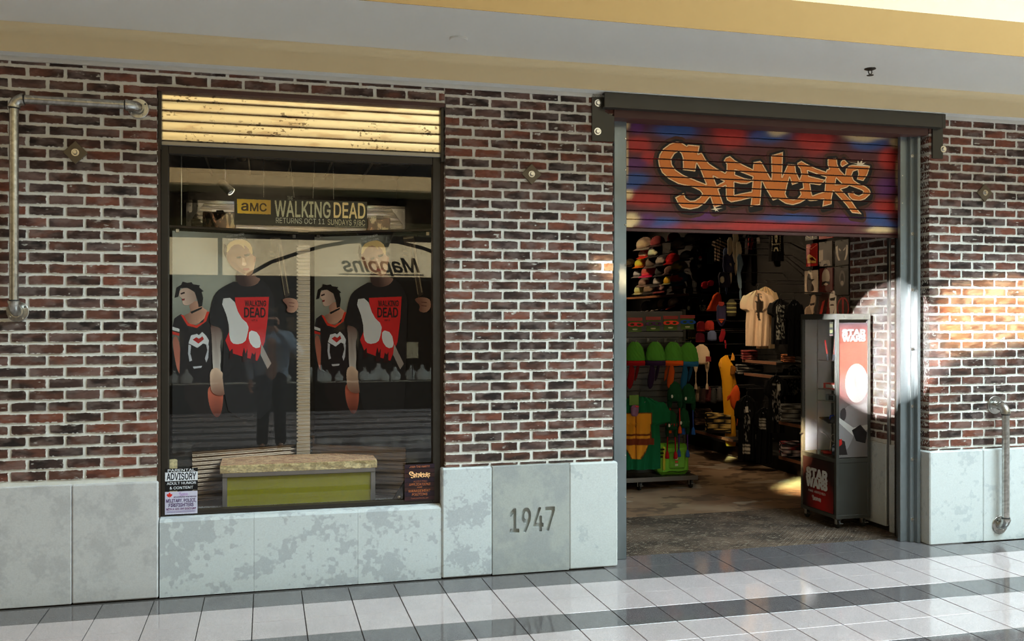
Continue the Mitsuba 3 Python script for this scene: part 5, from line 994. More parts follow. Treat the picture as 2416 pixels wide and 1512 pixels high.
# lime backpack
p0, p1 = atY(1545, 1112, 2.62), atY(1624, 1046, 2.62); x0, x1, z0_, z1_ = p0[0] + .03, p1[0], zc_ + .002, p1[2]
bp = thing('backpack', 'lime green backpack standing on the base of the cart', 'backpack'); c1, c2 = srgb(128, 196, 62), srgb(96, 150, 50)
vcp(bp, 'body', wrinkle(box(x0, x1, 2.585, 2.76, z0_, z1_, .035).subdivide().subdivide(), .006, 9.0), c1, 'vc_gloss', smooth=False); vcp(bp, 'pocket', box(x0 + .10, x1 - .05, 2.565, 2.60, z0_ + .06, z1_ - .07, .014), srgb(112, 176, 60), 'vc_gloss', smooth=False)
vcp(bp, 'side_stripe', box(x0 + .035, x0 + .060, 2.572, 2.60, z0_ + .05, z1_ - .02, .006), srgb(206, 196, 60), 'vc_gloss', smooth=False)
for i in range(3): vcp(bp, 'mark', box(x0 + .005, x0 + .05 - .008 * i, 2.570, 2.59, z1_ - .05 - i * .035, z1_ - .036 - i * .035, .003), srgb(30, 34, 24), smooth=False)
vcp(bp, 'zip', tube([(x0 + .08 + (x1 - x0 - .11) * i / 8, 2.574, z0_ + .035 + .006 * math.sin(i)) for i in range(9)], .003, 6), srgb(30, 44, 24)); vcp(bp, 'handle', tube([((x0 + x1) / 2 + .05 * math.cos(a), 2.66, z1_ - .006 + .03 * math.sin(a)) for a in np.linspace(0, math.pi, 9)], .008, 8), c2)
for i in range(4): vcp(bp, 'label_print', box(x0 + .155, x0 + .185, 2.562, 2.567, z0_ + .09 + i * .03, z0_ + .11 + i * .03), srgb(196, 70, 50) if i % 2 else srgb(210, 210, 180), 'vc_print', smooth=False)

# ------------------------------------------------------------------ entrance mat
em = thing('entrance_mat', 'brown grey studded metal plate floor at the entrance', 'floor plate')
part(em, 'plate', box(2.20, 4.66, .142, 1.432, -.02, -.002, .001), 'tread_plate')
st = []
for i in range(104):
    for j in range(54):
        x, y = 2.37 + i * .0218, .155 + j * .0236; a = .5 if (i + j) % 2 else -.5
        st.append(np.array([[x - .009 * math.cos(a), y - .009 * math.sin(a), -.002], [x + .0028 * math.sin(a), y - .0028 * math.cos(a), -.002], [x + .009 * math.cos(a), y + .009 * math.sin(a), -.002], [x - .0028 * math.sin(a), y + .0028 * math.cos(a), -.002], [x, y, .0008]]))
V = np.vstack(st); b_ = np.arange(len(st)) * 5; Fc = np.vstack([np.stack([b_ + i, b_ + (i + 1) % 4, b_ + 4], 1) for i in range(4)])
part(em, 'stud', trimesh.Trimesh(V, Fc, process=False), 'tread_plate', kind='stuff')
struct('floor_step', box(2.20, 4.66, .0, 1.44, -.06, -.02), 'grout', label='floor under the entrance plate')

# ------------------------------------------------------------------ glass cabinet
cb = thing('display_cabinet', 'narrow grey metal display cabinet on casters with a glass front', 'cabinet')
AX, BX, AY, BY, Z0, ZM, ZT_ = 4.262, 4.566, .612, 1.112, .072, .535, 1.660
part(cb, 'base_box', box(AX + .004, BX - .004, AY + .004, BY - .004, Z0, ZM - .004, .002), 'cab_grey')
F4 = .026
for x in (AX, BX - F4):
    for y in (AY, BY - F4): part(cb, 'post', box(x, x + F4, y, y + F4, Z0, ZT_, .002), 'cab_grey')
for z, h in ((Z0, .03), (ZM - .03, .035), (ZT_ - .045, .045)):
    for q in (box(AX, BX, AY - .001, AY + F4, z, z + h, .002), box(AX - .001, AX + F4, AY, BY, z, z + h, .002), box(AX, BX, BY - F4, BY + .001, z, z + h, .002)): part(cb, 'rail', q, 'cab_grey')
part(cb, 'top', box(AX, BX, AY, BY, ZT_ - .012, ZT_, .002), 'cab_grey'); part(cb, 'floor', box(AX + .01, BX - .01, AY + .01, BY - .01, ZM - .004, ZM + .006), 'cab_grey')
part(cb, 'back_panel', box(BX - .012, BX - .006, AY + .02, BY - .02, ZM, ZT_ - .04), 'cab_white'); part(cb, 'rear_panel', box(AX + .02, BX - .02, BY - .012, BY - .006, ZM, ZT_ - .04), 'cab_white')
for y0, y1, x in ((AY + F4, (AY + BY) / 2 + .02, AX + .010), ((AY + BY) / 2 - .02, BY - F4, AX + .016)): part(cb, 'glass_door', (np.array([(x, y0, ZM + .006), (x, y1, ZM + .006), (x, y1, ZT_ - .045), (x, y0, ZT_ - .045)]), [(0, 1, 2), (0, 2, 3)]), 'glass_clear')
part(cb, 'door_edge', box(AX + .006, AX + .012, (AY + BY) / 2 + .018, (AY + BY) / 2 + .022, ZM + .006, ZT_ - .05), 'chrome')
part(cb, 'handle', tube([(AX - .03, BY - .03, .685), (AX + .005, BY - .03, .685)], .006, 8), 'chrome')
for x, y in ((AX + .035, AY + .035), (BX - .045, AY + .035), (AX + .035, BY - .04), (BX - .045, BY - .04)): caster(cb, x, y, Z0, .033)
for x, z in ((AX + .07, ZT_ - .022), (BX - .06, ZT_ - .022)): part(cb, 'screw', ball((x, AY - .002, z), .006, 1, (1, .5, 1)), 'chrome')
# the side board: a plain red to grey design under white lettering
P_ = Print(); W, H_ = BX - AX - 2 * F4 + .004, ZT_ - .05 - ZM - .03; P_.body(0, W, 0, H_, .004, srgb(60, 60, 62))
def side(x, y):
    u, v = x / W, y / H_; c = mixc(srgb(120, 116, 116), srgb(196, 60, 50), (v - .38) * 4); return mixc(c, srgb(44, 46, 50), (v - .86) * 8)
P_.grid(0, W, 0, H_, 8, 40, side); S_ = lambda pts: [(a * W, b * H_) for a, b in pts]
P_.ink(affinity.scale(Point(0, 0).buffer(1, 24), .40 * W, .145 * H_).__class__(affinity.translate(affinity.scale(Point(0, 0).buffer(1, 24), .40 * W, .145 * H_), .62 * W, .55 * H_).exterior), srgb(226, 222, 218))
P_.ink(smooth_poly(S_([(.0,.30),(.35,.40),(.75,.38),(1,.42),(1,.12),(.6,.2),(.3,.05),(0,.02)]), 2), srgb(150, 146, 148)); P_.ink(smooth_poly(S_([(.02,.34),(.22,.38),(.28,.30),(.1,.25)]), 2), srgb(60, 58, 60)); P_.ink(S_([(.0,.26),(.5,.16),(1,.2),(1,.24),(.5,.22),(0,.30)]), srgb(214, 212, 210)); P_.ink(S_([(.45,.2),(.75,.24),(.98,.18),(.92,.1),(.6,.12)]), srgb(30, 30, 32)); P_.ink(S_([(0,.02),(.3,.02),(.2,.12),(0,.14)]), srgb(40, 34, 34)); P_.ink(S_([(.0,.08),(.12,.1),(.1,.14),(0,.13)]), srgb(196, 40, 36))
def sw(P_, cx, cy, w, h, c):
    a = text_poly('STAR', h * .47, True, width=w * .92, center=(0, 0)); b = text_poly('WARS', h * .47, True, width=w * .92, center=(0, 0)); a = affinity.translate(a.buffer(.004 * w / .2), cx, cy + h * .26); b = affinity.translate(b.buffer(.004 * w / .2), cx, cy - h * .26); P_.ink(a, c); P_.ink(b, c)
sw(P_, W * .52, H_ * .905, W * .86, H_ * .085, srgb(240, 240, 244))
V, C = P_.done((AX + F4 - .002, AY + .006, ZM + .012), (1, 0, 0), (0, 0, 1)); part(cb, 'side_board', V, 'vc_print', color=C, label='red and grey side board with white lettering')
# the red board below the glass
P_ = Print(); W, H_ = BY - AY - 2 * F4 - .02, ZM - .03 - Z0 - .035; P_.body(0, W, 0, H_, .003, srgb(44, 14, 14))
P_.grid(0, W, 0, H_, 14, 16, lambda x, y: mixc(mixc(srgb(70, 18, 18), srgb(36, 26, 26), math.hypot(x / W - .45, y / H_ - .5) * 1.5), srgb(178, 24, 24), 1.25 - math.hypot((x / W - .62) * 2.4, (y / H_ - .08) * 2.0)))
sw(P_, W * .46, H_ * .60, W * .74, H_ * .36, srgb(236, 240, 246)); P_.ink(text_poly('HAS ARRIVED', H_ * .045, True, width=W * .56, center=(W * .47, H_ * .33)), srgb(220, 214, 214))
g = affinity.scale(LOGO, .28 * W / 3200, -.12 * H_ / 1250, origin=(0, 0)); c = g.bounds; P_.ink(affinity.translate(g.buffer(.0008), .46 * W - (c[0] + c[2]) / 2, .20 * H_ - (c[1] + c[3]) / 2), srgb(226, 216, 220))
V, C = P_.done((AX - .0015, BY - F4 - .01, Z0 + .034), (0, -1, 0), (0, 0, 1)); part(cb, 'front_board', V, 'vc_print', color=C, label='dark red board with white lettering')
# things in the cabinet
def inb(px, py, x=4.40): return atX(px, py, x)
P_ = Print(); p = inb(1970, 776, AX + .004); P_.body(-.026, .026, -.055, .055, .001, srgb(24, 26, 22)); P_.ink(sbox(-.02, .012, .02, .040), srgb(110, 120, 50)); P_.ink(sbox(-.02, -.034, .02, -.006), srgb(206, 220, 60)); P_.ink(sbox(-.022, -.052, .022, -.044), srgb(226, 120, 110)); V, C = P_.done((AX - .002, AY + .065, p[2]), (0, -1, 0), (0, 0, 1)); k = thing('security_notice', 'black and yellow notice on the cabinet glass near its top', 'notice'); part(k, 'print', V, 'vc_print', color=C)
ks = thing('wire_shelf', 'wire shelf rack inside the cabinet', 'shelf')
for z in (1.29, 1.06, .965):
    part(ks, 'rim', tube([(AX + .05, AY + .06, z), (AX + .05, BY - .16, z), (BX - .03, BY - .16, z), (BX - .03, AY + .06, z), (AX + .05, AY + .06, z)], .003, 8), 'chrome')
    for i in range(5): part(ks, 'wire', tube([(AX + .05, AY + .10 + .05 * i, z), (BX - .03, AY + .10 + .05 * i, z)], .0018, 6), 'chrome')
for y in (AY + .06, BY - .16): part(ks, 'upright', tube([(BX - .03, y, ZM), (BX - .03, y, ZT_ - .06)], .004, 8), 'chrome')
for y, z0, z1, dy, lab in ((AY + .26, 1.29, 1.45, .03, 'left one of two red toy swords standing on the wire shelf'), (AY + .17, 1.29, 1.47, -.02, 'right one of two red toy swords standing on the wire shelf')):
    k = thing('toy_sword', lab, 'toy sword'); vcp(k, 'blade', tube([(AX + .09, y, z0 + .05), (AX + .09, y + dy, z1)], .007, 10), srgb(214, 60, 56), 'vc_gloss'); vcp(k, 'grip', tube([(AX + .09, y - dy * .3, z0), (AX + .09, y, z0 + .05)], .009, 10), srgb(40, 40, 44), 'vc_gloss')
k = thing('boxed_toy', 'red and white boxed toy on the middle wire shelf', 'boxed toy'); vcp(k, 'box', box(AX + .08, AX + .17, AY + .10, AY + .30, 1.065, 1.11, .003), srgb(224, 96, 84), 'vc_gloss', smooth=False); vcp(k, 'window', box(AX + .077, AX + .081, AY + .14, AY + .26, 1.072, 1.10), srgb(232, 226, 220), 'vc_gloss', smooth=False)
k = thing('boxed_toy', 'small grey boxed toy hanging under the wire shelf', 'boxed toy'); vcp(k, 'box', box(AX + .08, AX + .15, AY + .14, AY + .27, .972, 1.02, .003), srgb(120, 130, 134), 'vc_gloss', smooth=False); vcp(k, 'label_panel', box(AX + .077, AX + .081, AY + .16, AY + .22, .978, 1.012), srgb(60, 64, 68), 'vc_gloss', smooth=False)
k = thing('grey_cap', 'dark grey cap with a blue ribbon lying in the cabinet', 'cap'); z = .80; cr = loft([(AX + .12, AY + .15, z, .055, .085), (AX + .12, AY + .15, z + .02, .055, .085), (AX + .12, AY + .15, z + .045, .04, .065), (AX + .12, AY + .15, z + .055, .01, .02)], 24); vcp(k, 'crown', cr, srgb(84, 88, 92)); vcp(k, 'brim', move(box(-.05, .05, -.07, .07, -.004, .004, .003), AX + .10, AY + .25, z + .012, rx=.25), srgb(66, 68, 72), smooth=False); vcp(k, 'ribbon', tube([(AX + .075, AY + .20, z + .03), (AX + .06, AY + .17, z + .055), (AX + .07, AY + .14, z + .06)], .006, 8), srgb(60, 84, 190))
k = thing('wire_stand', 'curled wire stand on the cabinet floor', 'stand'); part(k, 'wire', tube([(AX + .10, AY + .24, ZM + .006), (AX + .10, AY + .22, ZM + .12), (AX + .10, AY + .30, ZM + .16), (AX + .10, AY + .36, ZM + .17)] , .003, 8), 'chrome'); part(k, 'ring', tube([(AX + .10, AY + .19 + .03 * math.cos(a), ZM + .14 + .03 * math.sin(a)) for a in np.linspace(0, 2 * math.pi, 25)], .0028, 8), 'chrome')
k = thing('patterned_ball', 'round blue and white patterned knit hat on the cabinet floor', 'hat'); m = ball((0, 0, 0), .058, 4, (.95, 1, .95)); C = np.array([mixc(srgb(50, 70, 96), srgb(206, 216, 224), (meshkit.noise(v * 75 + 3) - .45) * 6) for v in m.vertices]); m = move(m, AX + .11, AY + .125, ZM + .065); part(k, 'crown', m, 'vc_cloth', smooth=True, color=C); vcp(k, 'cuff', move(loft([(0, 0, -.055, .045, .047), (0, 0, -.045, .055, .058), (0, 0, -.025, .056, .059)], 28), AX + .11, AY + .125, ZM + .065), srgb(70, 86, 104))
k = thing('red_wrist_band', 'red band lying on the cabinet floor', 'band'); vcp(k, 'band', move(loft([(0, 0, 0, .04, .05), (0, 0, .02, .042, .052)], 24), AX + .09, AY + .27, ZM + .008), srgb(196, 60, 50)); vcp(k, 'clasp', box(AX + .044, AX + .052, AY + .255, AY + .285, ZM + .01, ZM + .026, .002), srgb(120, 40, 36), 'vc_gloss', smooth=False)

# ------------------------------------------------------------------ picture boards on the wall behind the cabinet
def board(px0, px1, py0, py1, bg, inks, lab, X=5.78, outline=None):
    a, b = atX(px0, (py0 + py1) / 2, X), atX(px1, (py0 + py1) / 2, X); zt, zb = atX((px0 + px1) / 2, py0, X)[2], atX((px0 + px1) / 2, py1, X)[2]; W, H_ = a[1] - b[1], zt - zb
    P_ = Print(); S_ = lambda pts: Polygon([(u * W, v * H_) for u, v in pts]).buffer(0)
    if outline is None: P_.body(0, W, 0, H_, .012, srgb(*bg))
    else: P_.solid(extrude_z(S_(outline), -.012, 0), srgb(*bg))
    for pts, c, *k in inks:
        g = S_(smooth_poly(pts, 2) if k else pts)
        P_.ink(g if outline is None else g.intersection(S_(outline)), srgb(*c))
    V, C = P_.done((X - .02, a[1], zb), (0, -1, 0), (0, 0, 1)); t = thing('picture_board', lab, 'picture'); part(t, 'print', V, 'vc_print', color=C); part(t, 'hook', box(X - .034, X + .21, a[1] - W / 2 - .004, a[1] - W / 2 + .004, zt - .012, zt - .004), 'steel_dark')
OV = [(.5 + .5 * math.cos(a), .5 + .5 * math.sin(a)) for a in np.linspace(0, 2 * math.pi, 24, endpoint=False)]
def ov(cx, cy, rx, ry): return [(cx + (u - .5) * 2 * rx, cy + (v - .5) * 2 * ry) for u, v in OV]
board(1906,1931,575,628,(150,34,32),[([(.1,.5),(.3,.56),(.95,.30),(.95,.12),(.1,.16)],(206,160,90)),([(.3,.36),(.6,.4),(.9,.22),(.5,.26)],(70,26,22)),([(0,.86),(.5,.74),(1,.9),(1,.93),(.5,.78),(0,.9)],(206,120,96)),([(0,.1),(1,.1),(1,0),(0,0)],(190,40,36))],'red picture board with a yellow slanted shape')
board(1936,1967,570,628,(58,52,48),[([(.0,.2),(.32,.2),(.32,.68),(.0,.68)],(150,136,118)),([(.05,.0),(.9,.0),(.8,.24),(.2,.26)],(120,112,104)),([(.3,.02),(.7,.02),(.6,.1),(.42,.1)],(40,36,36))],'grey picture board with pale blocks')
board(1974,2006,566,626,(30,27,26),[([(.05,.75),(.2,.8),(.25,.4),(.4,.2),(.25,.2),(.1,.45)],(160,152,140)),([(.95,.75),(.85,.8),(.8,.4),(.68,.2),(.8,.2),(.95,.45)],(160,152,140)),([(.3,.7),(.45,.6),(.42,.56),(.3,.62)],(170,160,148)),([(.62,.6),(.8,.72),(.76,.62),(.64,.56)],(170,160,148))],'black picture board with two pale curved shapes')
board(1902,1932,638,692,(206,190,172),[([(.2,.1),(.35,.05),(.8,.1),(.7,.35),(.5,.5),(.85,.62),(.5,.6),(.45,.85),(.25,.9),(.18,.5)],(44,36,32),1)],'pale picture board with a dark blot')
board(1937,1968,632,690,(84,26,26),[(ov(.5,.62,.30,.34),(166,152,138)),([(.18,.30),(.5,.40),(.82,.30),(.8,.44),(.5,.46),(.2,.44)],(34,28,28))],'dark red picture board with a pale oval')
board(1973,2006,628,696,(26,24,24),[(ov(.55,.58,.20,.28),(84,80,76)),(ov(.55,.55,.13,.2),(24,22,22)),(ov(.55,.42,.10,.08),(130,122,114))],'black picture board with a dim grey oval')
board(1899,1930,694,744,(150,132,114),[([(.2,.0),(.7,.0),(.5,.45),(.25,.35)],(110,94,80)),([(.5,.55),(.9,.6),(.85,.48),(.55,.45)],(36,30,30))],'pale tan cut out board leaning behind the cabinet',outline=smooth_poly([(.0,.0),(.15,.4),(.5,.45),(.6,.9),(.8,1),(.95,.8),(.9,.5),(.75,.3),(.8,0)],2))
board(1930,1962,672,744,(40,20,22),[([(.2,.0),(.45,.45),(.65,.5),(.55,.3),(.4,.0)],(166,44,40)),([(.7,0),(.9,.6),(1,.0)],(120,26,28))],'dark pointed cut out board with a red streak',outline=[(0,0),(.25,.6),(.75,1),(1,.9),(1,0)])
board(1954,1978,684,744,(220,212,204),[([(.3,.66),(.9,.72),(.8,.58),(.4,.58)],(30,28,28)),([(.35,.38),(.75,.38),(.7,.44),(.4,.44)],(60,40,40)),([(.6,.0),(.8,.3),(.7,.05)],(40,36,36))],'white cut out board just above the cabinet',outline=smooth_poly([(0,0),(.0,.36),(.2,.42),(.25,.8),(.6,1),(.95,.9),(.9,.45),(1,.3),(1,0)],2))
board(1978,2008,698,742,(30,24,24),[(ov(.5,.35,.48,.6),(140,30,32)),(ov(.5,.35,.38,.5),(26,20,20)),([(.42,.0),(.58,.0),(.58,.9),(.42,.9)],(140,30,32))],'black board with a red ring and a red upright bar')
board(1936,1968,546,563,(150,34,34),[([(.0,.0),(1,.2),(1,.3),(0,.1)],(110,26,28))],'plain red board under the shutter edge')
board(1904,1932,545,566,(24,22,22),[([(.1,.9),(.3,.4),(.5,.2),(.35,.2),(.05,.6)],(206,196,180)),([(.5,.9),(.6,.0),(.66,.4),(.62,.9)],(206,196,180)),([(.8,.9),(.95,.6),(1,.9)],(206,196,180))],'black board with pale curved stripes under the shutter edge')


# ------------------------------------------------------------------ shop lamps out of sight over the goods
def shop_spot(pos, aim, power, cut, lab, col=(1.0, .74, .46)):
    p = np.asarray(pos, float); d = np.asarray(aim, float) - p; d /= np.linalg.norm(d); k = thing('track_lamp', lab, 'lamp', 'ceiling lamps inside the shop'); z = d; x = np.cross(z, [0, 1, .2]); x /= np.linalg.norm(x); M = np.eye(4); M[:3, 0], M[:3, 1], M[:3, 2], M[:3, 3] = x, np.cross(z, x), z, p
    m = lathe([(0, -.14), (.04, -.14), (.05, -.11), (.052, .0), (0, -.01)], 20); m.apply_transform(M); part(k, 'can', m, 'shop_black', smooth=35); part(k, 'arm', tube([p - d * .08, (p[0], p[1], 3.2)], .008, 8), 'shop_black')
    scene[k + '_beam'] = {'type': 'spot', 'intensity': rgb(*(np.asarray(col) * power)), 'cutoff_angle': float(cut), 'beam_width': float(cut * .55), 'to_world': T().look_at(origin=(p + d * .02).tolist(), target=(p + d).tolist(), up=[.3, .1, 1]), 'sampling_weight': .35}
SHOP_LAMPS = [((4.3, 3.2, 3.0), right(1790, 750, 5.3), 9, 24), ((4.6, 5.6, 3.05), right(1700, 640, 5.3), 8, 34), ((4.4, 7.2, 3.05), right(1530, 630, 5.6), 10, 36), ((3.6, 1.9, 3.05), (3.7, 2.6, 1.2), 2.2, 40), ((4.7, 2.2, 3.0), (5.75, 3.2, 2.0), 2.4, 34), ((4.2, 2.6, 3.05), right(1715, 940, 5.0), 4.5, 26)]
for i, (a, b, pw, ct) in enumerate(SHOP_LAMPS): shop_spot(a, b, pw, ct, 'black lamp under the dark shop ceiling shining on the goods')
# ------------------------------------------------------------------ seen only in the window's reflection: the shop sign across the way
os_ = thing('lit_sign', 'lit cream fascia sign of the shop across the concourse with dark script lettering', 'sign')
xa, xb, xc, xd = (mirrored(p, 610, OY)[0] for p in (330, 514, 525, 1150))
SIGN = dict(emitter((1.0, .80, .44), 2.6, 1.0))
for a, b in ((xa, xb), (xc, xd)): part(os_, 'panel', box(a, b, OY + .0, OY + .05, z8, z7, .004), 'paint_cream', **SIGN)
def mpt(px, py): q = mirrored(px, py, OY + .055); return q[0], q[2]
arch = LineString([mpt(*p) for p in ((586, 648), (640, 618), (700, 598), (760, 581), (820, 571), (880, 567), (940, 571), (1000, 586), (1090, 622))]).buffer(.032)
part(os_, 'arch', extrude_y(arch, OY + .05, OY + .062), 'paint_dark')
def back_text(s, px0, px1, pyb, h, mat, slant=0, name='lettering'):
    a, b = mpt(px0, pyb), mpt(px1, pyb); g = text_poly(s, h, True, slant, width=b[0] - a[0], at=(0, 0)); p = Print(); m = [trimesh.creation.extrude_polygon(q, .02, engine='earcut') for q in getattr(g, 'geoms', [g])]; m = cat(*m); v = m.vertices; m.vertices = np.stack([b[0] - v[:, 0], OY + .056 + v[:, 2], a[1] + v[:, 1]], 1); m.fix_normals(); part(os_, name, m, mat)
back_text('Mappins', 806, 990, 640, .25, 'paint_dark', .35)
a, b = mpt(800, 648), mpt(1000, 650); part(os_, 'underline', box(a[0], b[0], OY + .05, OY + .07, a[1], a[1] + .02), 'paint_dark')
a, b = mpt(838, 582), mpt(930, 546); part(os_, 'plaque', extrude_y(Polygon([(a[0] + .12, a[1]), (b[0] - .12, a[1]), (b[0], b[1]), (a[0], b[1])]), OY + .06, OY + .09), 'paint_dark')
for s in (0, 1): x0, x1 = (a[0], a[0] + .13) if s == 0 else (b[0], b[0] - .13); part(os_, 'bracket', tube([(x0, OY + .10, b[1]), (x1, OY + .10, a[1])], .016, 8), 'brushed')
OYs = OY; OY = OY + .05
back_text('1935', 860, 918, 572, .11, 'brushed', 0, 'year')
OY = OYs
# things in that shop's window
def bust(x, y, z, s, lab):
    k = thing('jewellery_bust', lab, 'display bust', 'white display busts in the window across the concourse')
    part(k, 'body', move(loft([(0, 0, 0, .075 * s, .05 * s), (0, 0, .02 * s, .085 * s, .05 * s), (0, .0, .09 * s, .10 * s, .045 * s), (0, 0, .14 * s, .075 * s, .04 * s), (0, 0, .17 * s, .032 * s, .03 * s), (0, 0, .22 * s, .026 * s, .026 * s), (0, 0, .23 * s, .018 * s, .018 * s)], 18), x, y, z), 'paint_white', smooth=True); part(k, 'base', move(lathe([(0, 0), (.06 * s, 0), (.06 * s, .01), (0, .01)], 18), x, y, z - .009), 'paint_dark')
for i, (px, s) in enumerate(((655, 1.2), (676, .9), (735, 1.15), (755, 1.3), (772, .9), (800, .8), (860, 1.1), (878, .8), (894, 1.4), (908, .9), (933, 1.1), (972, 1.2), (996, 1.25), (1018, 1.0), (410, 1.0), (440, 1.1))):
    q = mirrored(px, 905, OY - .3); bust(q[0], OY - .3 - .04 * (i % 3), .51, s, 'white jewellery bust in the reflected shop window')
for i, (px, py, w, h) in enumerate(((690, 765, .30, .36), (640, 745, .34, .42), (690, 832, .26, .34), (800, 770, .3, .3), (420, 800, .3, .4))):
    q = mirrored(px, py, -14.08); k = thing('framed_picture', ('tan framed picture in the middle row of the reflected shop wall', 'large framed picture behind the raised hand of the left poster', 'small framed picture low on the reflected shop wall', 'square framed picture on the right of the reflected shop wall', 'framed picture at the left end of the reflected shop wall')[i], 'picture', 'pictures in the shop across the concourse'); part(k, 'frame', cat(box(q[0] - w / 2, q[0] + w / 2, -14.1, -14.07, q[2] - h / 2, q[2] - h / 2 + .03), box(q[0] - w / 2, q[0] + w / 2, -14.1, -14.07, q[2] + h / 2 - .03, q[2] + h / 2), box(q[0] - w / 2, q[0] - w / 2 + .03, -14.1, -14.07, q[2] - h / 2 + .03, q[2] + h / 2 - .03), box(q[0] + w / 2 - .03, q[0] + w / 2, -14.1, -14.07, q[2] - h / 2 + .03, q[2] + h / 2 - .03)), 'paint_dark'); part(k, 'sheet', box(q[0] - w / 2 + .03, q[0] + w / 2 - .03, -14.1, -14.085, q[2] - h / 2 + .03, q[2] + h / 2 - .03), 'paint_tan')
q = mirrored(973, 826, OY - .25); k = thing('small_notice', 'orange tan notice on a stand in the reflected shop window', 'notice'); part(k, 'card', box(q[0] - .11, q[0] + .11, OY - .26, OY - .25, q[2] - .15, q[2] + .15, .002), 'paint_tan'); part(k, 'stand', box(q[0] - .008, q[0] + .008, OY - .27, OY - .26, .50, q[2] + .1), 'paint_dark'); part(k, 'stand_base', box(q[0] - .06, q[0] + .06, OY - .32, OY - .21, .50, .512, .002), 'paint_dark')
def room_spot(pos, aim, power, cut, lab, col, beam=.6, wgt=.5, zc=8.0):
    p = np.asarray(pos, float); d = np.asarray(aim, float) - p; d /= np.linalg.norm(d); k = thing('spot_lamp', lab, 'lamp'); z = d; x = np.cross(z, [0, 1, .2]); x /= np.linalg.norm(x); M = np.eye(4); M[:3, 0], M[:3, 1], M[:3, 2], M[:3, 3] = x, np.cross(z, x), z, p
    m = lathe([(0, -.22), (.07, -.22), (.09, -.18), (.092, .0), (0, -.01)], 20); m.apply_transform(M); part(k, 'can', m, 'steel_dark', smooth=35); part(k, 'arm', tube([p - d * .12, (p - d * .12) * (1, 1, 0) + (0, 0, zc)], .012, 8), 'steel_dark')
    scene[k + '_beam'] = {'type': 'spot', 'intensity': rgb(*(np.asarray(col) * power)), 'cutoff_angle': float(cut), 'beam_width': float(cut * beam), 'to_world': T().look_at(origin=(p + d * .02).tolist(), target=(p + d).tolist(), up=[.3, .1, 1]), 'sampling_weight': wgt}
room_spot((.8, OY - .55, z8 - .1), (.9, OY - .35, .55), 40, 55, 'spot lamp over the display busts across the concourse', (1, .86, .62), zc=z8 + .1)
GLEAM = (np.array([-6.5, -5.9, 4.9]), np.array([4.56, .44, 1.40]))  # added lamp in place of sunlight reflected off glass
room_spot(GLEAM[0], GLEAM[1], 13000, 2.2, 'added unseen spot lamp imitating sun thrown back by glass onto the cabinet', (1.0, .97, .92), .72, .6)

# ------------------------------------------------------------------ the person with the phone
import manifold3d as m3
def sph(c, r, n=20): return m3.Manifold.sphere(float(r), n).translate([float(x) for x in c])
def bone(a, b, ra, rb): return m3.Manifold.batch_hull([sph(a, ra), sph(b, rb)])
def skin(bones, edge=.02, it=10):
    m = m3.Manifold.batch_boolean(bones, m3.OpType.Add).refine_to_length(edge).to_mesh(); t = trimesh.Trimesh(m.vert_properties[:, :3], m.tri_verts, process=True); trimesh.smoothing.filter_taubin(t, iterations=it); return t
px_, py_ = .07, -6.08
J = lambda x, y, z: np.array([px_ + x, py_ + y, z])
pelv, chest, neck, head = J(0, 0, .96), J(0, .01, 1.30), J(0, .0, 1.47), J(0, .04, 1.60)
shR, shL, elR, wrR = J(.19, 0, 1.41), J(-.19, 0, 1.41), J(.33, .10, 1.22), J(.05, .205, 1.50)
elL, wrL = J(-.27, -.03, 1.13), J(-.25, .06, .89)
pe = thing('person', 'person in a light blue shirt and black trousers holding up a phone', 'person')
hand = [bone(wrR, wrR + (-.05, .01, .055), .026, .034)]
for i, (dx, dz, l) in enumerate(((-.085, .09, .05), (-.085, .068, .056), (-.082, .046, .054), (-.076, .026, .046))):
    b0 = wrR + (-.05, .014, .03 + i * -.004 + .03); k1 = wrR + (dx, .03, dz); k2 = wrR + (dx - .02, .045, dz + .004); hand += [bone(b0, k1, .010, .009), bone(k1, k2, .009, .008)]
hand += [bone(wrR + (-.02, .02, .04), wrR + (-.035, .045, .075), .012, .010), bone(wrR + (-.035, .045, .075), wrR + (-.06, .052, .095), .010, .008)]
handL = [bone(wrL, wrL + (.0, .01, -.08), .026, .034)]
for i in range(4): b0 = wrL + (-.012 + .008 * i, .03 - .02 * i, -.085); k1 = b0 + (.006, .004, -.05); handL += [bone(b0, k1, .010, .009), bone(k1, k1 + (.014, .006, -.03), .009, .008)]
handL += [bone(wrL + (.01, .03, -.04), wrL + (.02, .05, -.085), .012, .010)]
face = [bone(neck, head + (0, -.01, -.06), .055, .055), m3.Manifold.batch_hull([sph(head + (0, -.02, .03), .088), sph(head + (0, .01, -.05), .066), sph(head + (0, .035, -.085), .035)]), bone(head + (0, .075, .0), head + (0, .098, -.03), .012, .016), bone(head + (-.022, .078, -.066), head + (.022, .078, -.066), .010, .010), bone(head + (-.085, -.01, .015), head + (-.083, -.005, -.03), .014, .012), bone(head + (.085, -.01, .015), head + (.083, -.005, -.03), .014, .012), bone(head + (-.05, .062, .03), head + (.05, .062, .03), .018, .018)]
legs, shoes, trous = [], [], []
for s in (-1, 1):
    hip, kn, an = J(.09 * s, 0, .93), J(.10 * s, .02, .50), J(.11 * s, -.01, .09)
    legs += [bone(hip, kn, .078, .055), bone(kn, an, .052, .038), bone(an, an + (0, .12, -.05), .036, .03)]
    trous += [bone(hip + (0, 0, .02), kn, .100, .074), bone(kn, an + (0, 0, .03), .074, .066)]
    shoes.append(m3.Manifold.batch_hull([sph(an + (0, -.05, -.045), .042), sph(an + (0, .06, -.05), .042), sph(an + (.0, .16, -.055), .033)]))
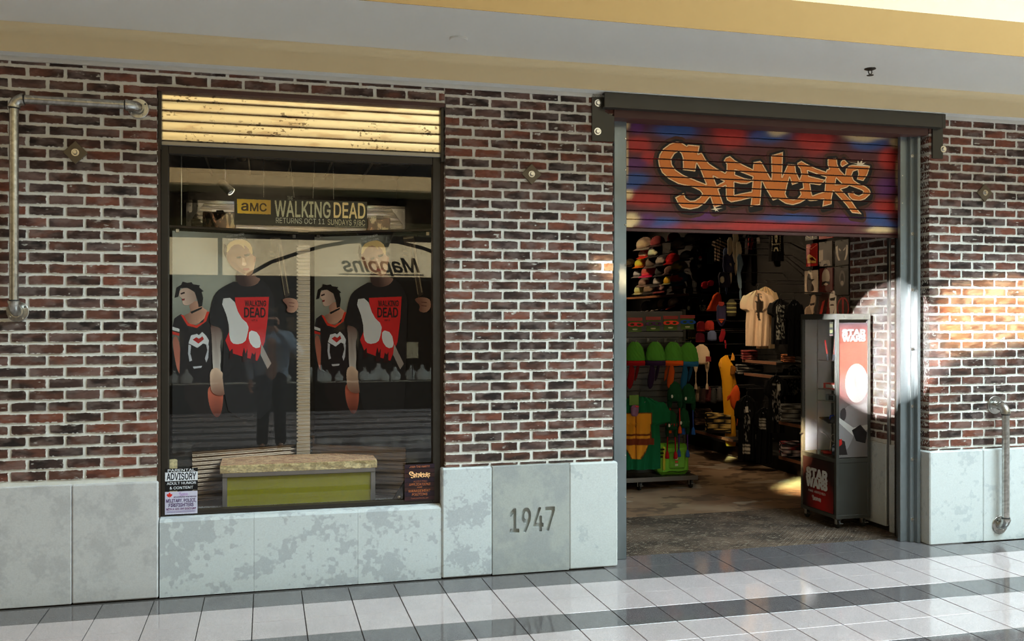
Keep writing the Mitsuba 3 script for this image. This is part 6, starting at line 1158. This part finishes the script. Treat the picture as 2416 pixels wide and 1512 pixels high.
torso = [bone(pelv, chest, .12, .13), bone(chest, shR, .11, .06), bone(chest, shL, .11, .06), bone(shR, elR, .052, .040), bone(elR, wrR, .040, .028), bone(shL, elL, .052, .040), bone(elL, wrL, .040, .028)]
part(pe, 'body', skin(face + hand + handL + legs + torso, .014, 8), 'vc_matte', smooth=True, tint=srgb(196, 150, 124))
shirt = [m3.Manifold.batch_hull([sph(J(-.10, 0, .93), .095), sph(J(.10, 0, .93), .095), sph(J(-.11, .01, 1.28), .12), sph(J(.11, .01, 1.28), .12)]), m3.Manifold.batch_hull([sph(J(-.11, .01, 1.28), .118), sph(J(.11, .01, 1.28), .118), sph(shR, .072), sph(shL, .072), sph(J(0, 0, 1.45), .066)]), bone(shR, elR, .076, .062), bone(elR, elR + (wrR - elR) * .86, .060, .044), bone(shL, elL, .074, .060), bone(elL, elL + (wrL - elL) * .9, .058, .044)]
part(pe, 'shirt', wrinkle(skin(shirt, .02, 6), .012, 11.0), 'vc_cloth', smooth=True, tint=srgb(176, 192, 212))
part(pe, 'trousers', wrinkle(skin(trous + [m3.Manifold.batch_hull([sph(J(-.09, 0, .93), .104), sph(J(.09, 0, .93), .104), sph(J(-.08, 0, .99), .095), sph(J(.08, 0, .99), .095)])], .022, 6), .012, 9.0), 'vc_cloth', smooth=True, tint=srgb(30, 30, 34))
for s in shoes: part(pe, 'shoe', skin([s], .02, 4), 'vc_matte', smooth=True, tint=srgb(26, 24, 22))
hr = [m3.Manifold.batch_hull([sph(head + (0, -.03, .045), .092), sph(head + (0, -.045, -.02), .078)]), bone(head + (-.04, .045, .085), head + (.05, .04, .085), .030, .028)]
part(pe, 'hair', skin(hr, .014, 6), 'vc_matte', smooth=True, tint=srgb(44, 32, 24))
ph = thing('phone', 'dark phone held up in front of the face', 'phone'); q = wrR + (-.055, .062, .085); part(ph, 'body', box(q[0] - .074, q[0] + .074, q[1] - .004, q[1] + .004, q[2] - .036, q[2] + .036, .003), 'vc_gloss', tint=(.02, .02, .022)); part(ph, 'lens', move(lathe([(0, 0), (.006, 0), (.006, .002), (0, .002)], 16, 'y'), q[0] + .05, q[1] + .006, q[2] + .02), 'chrome')
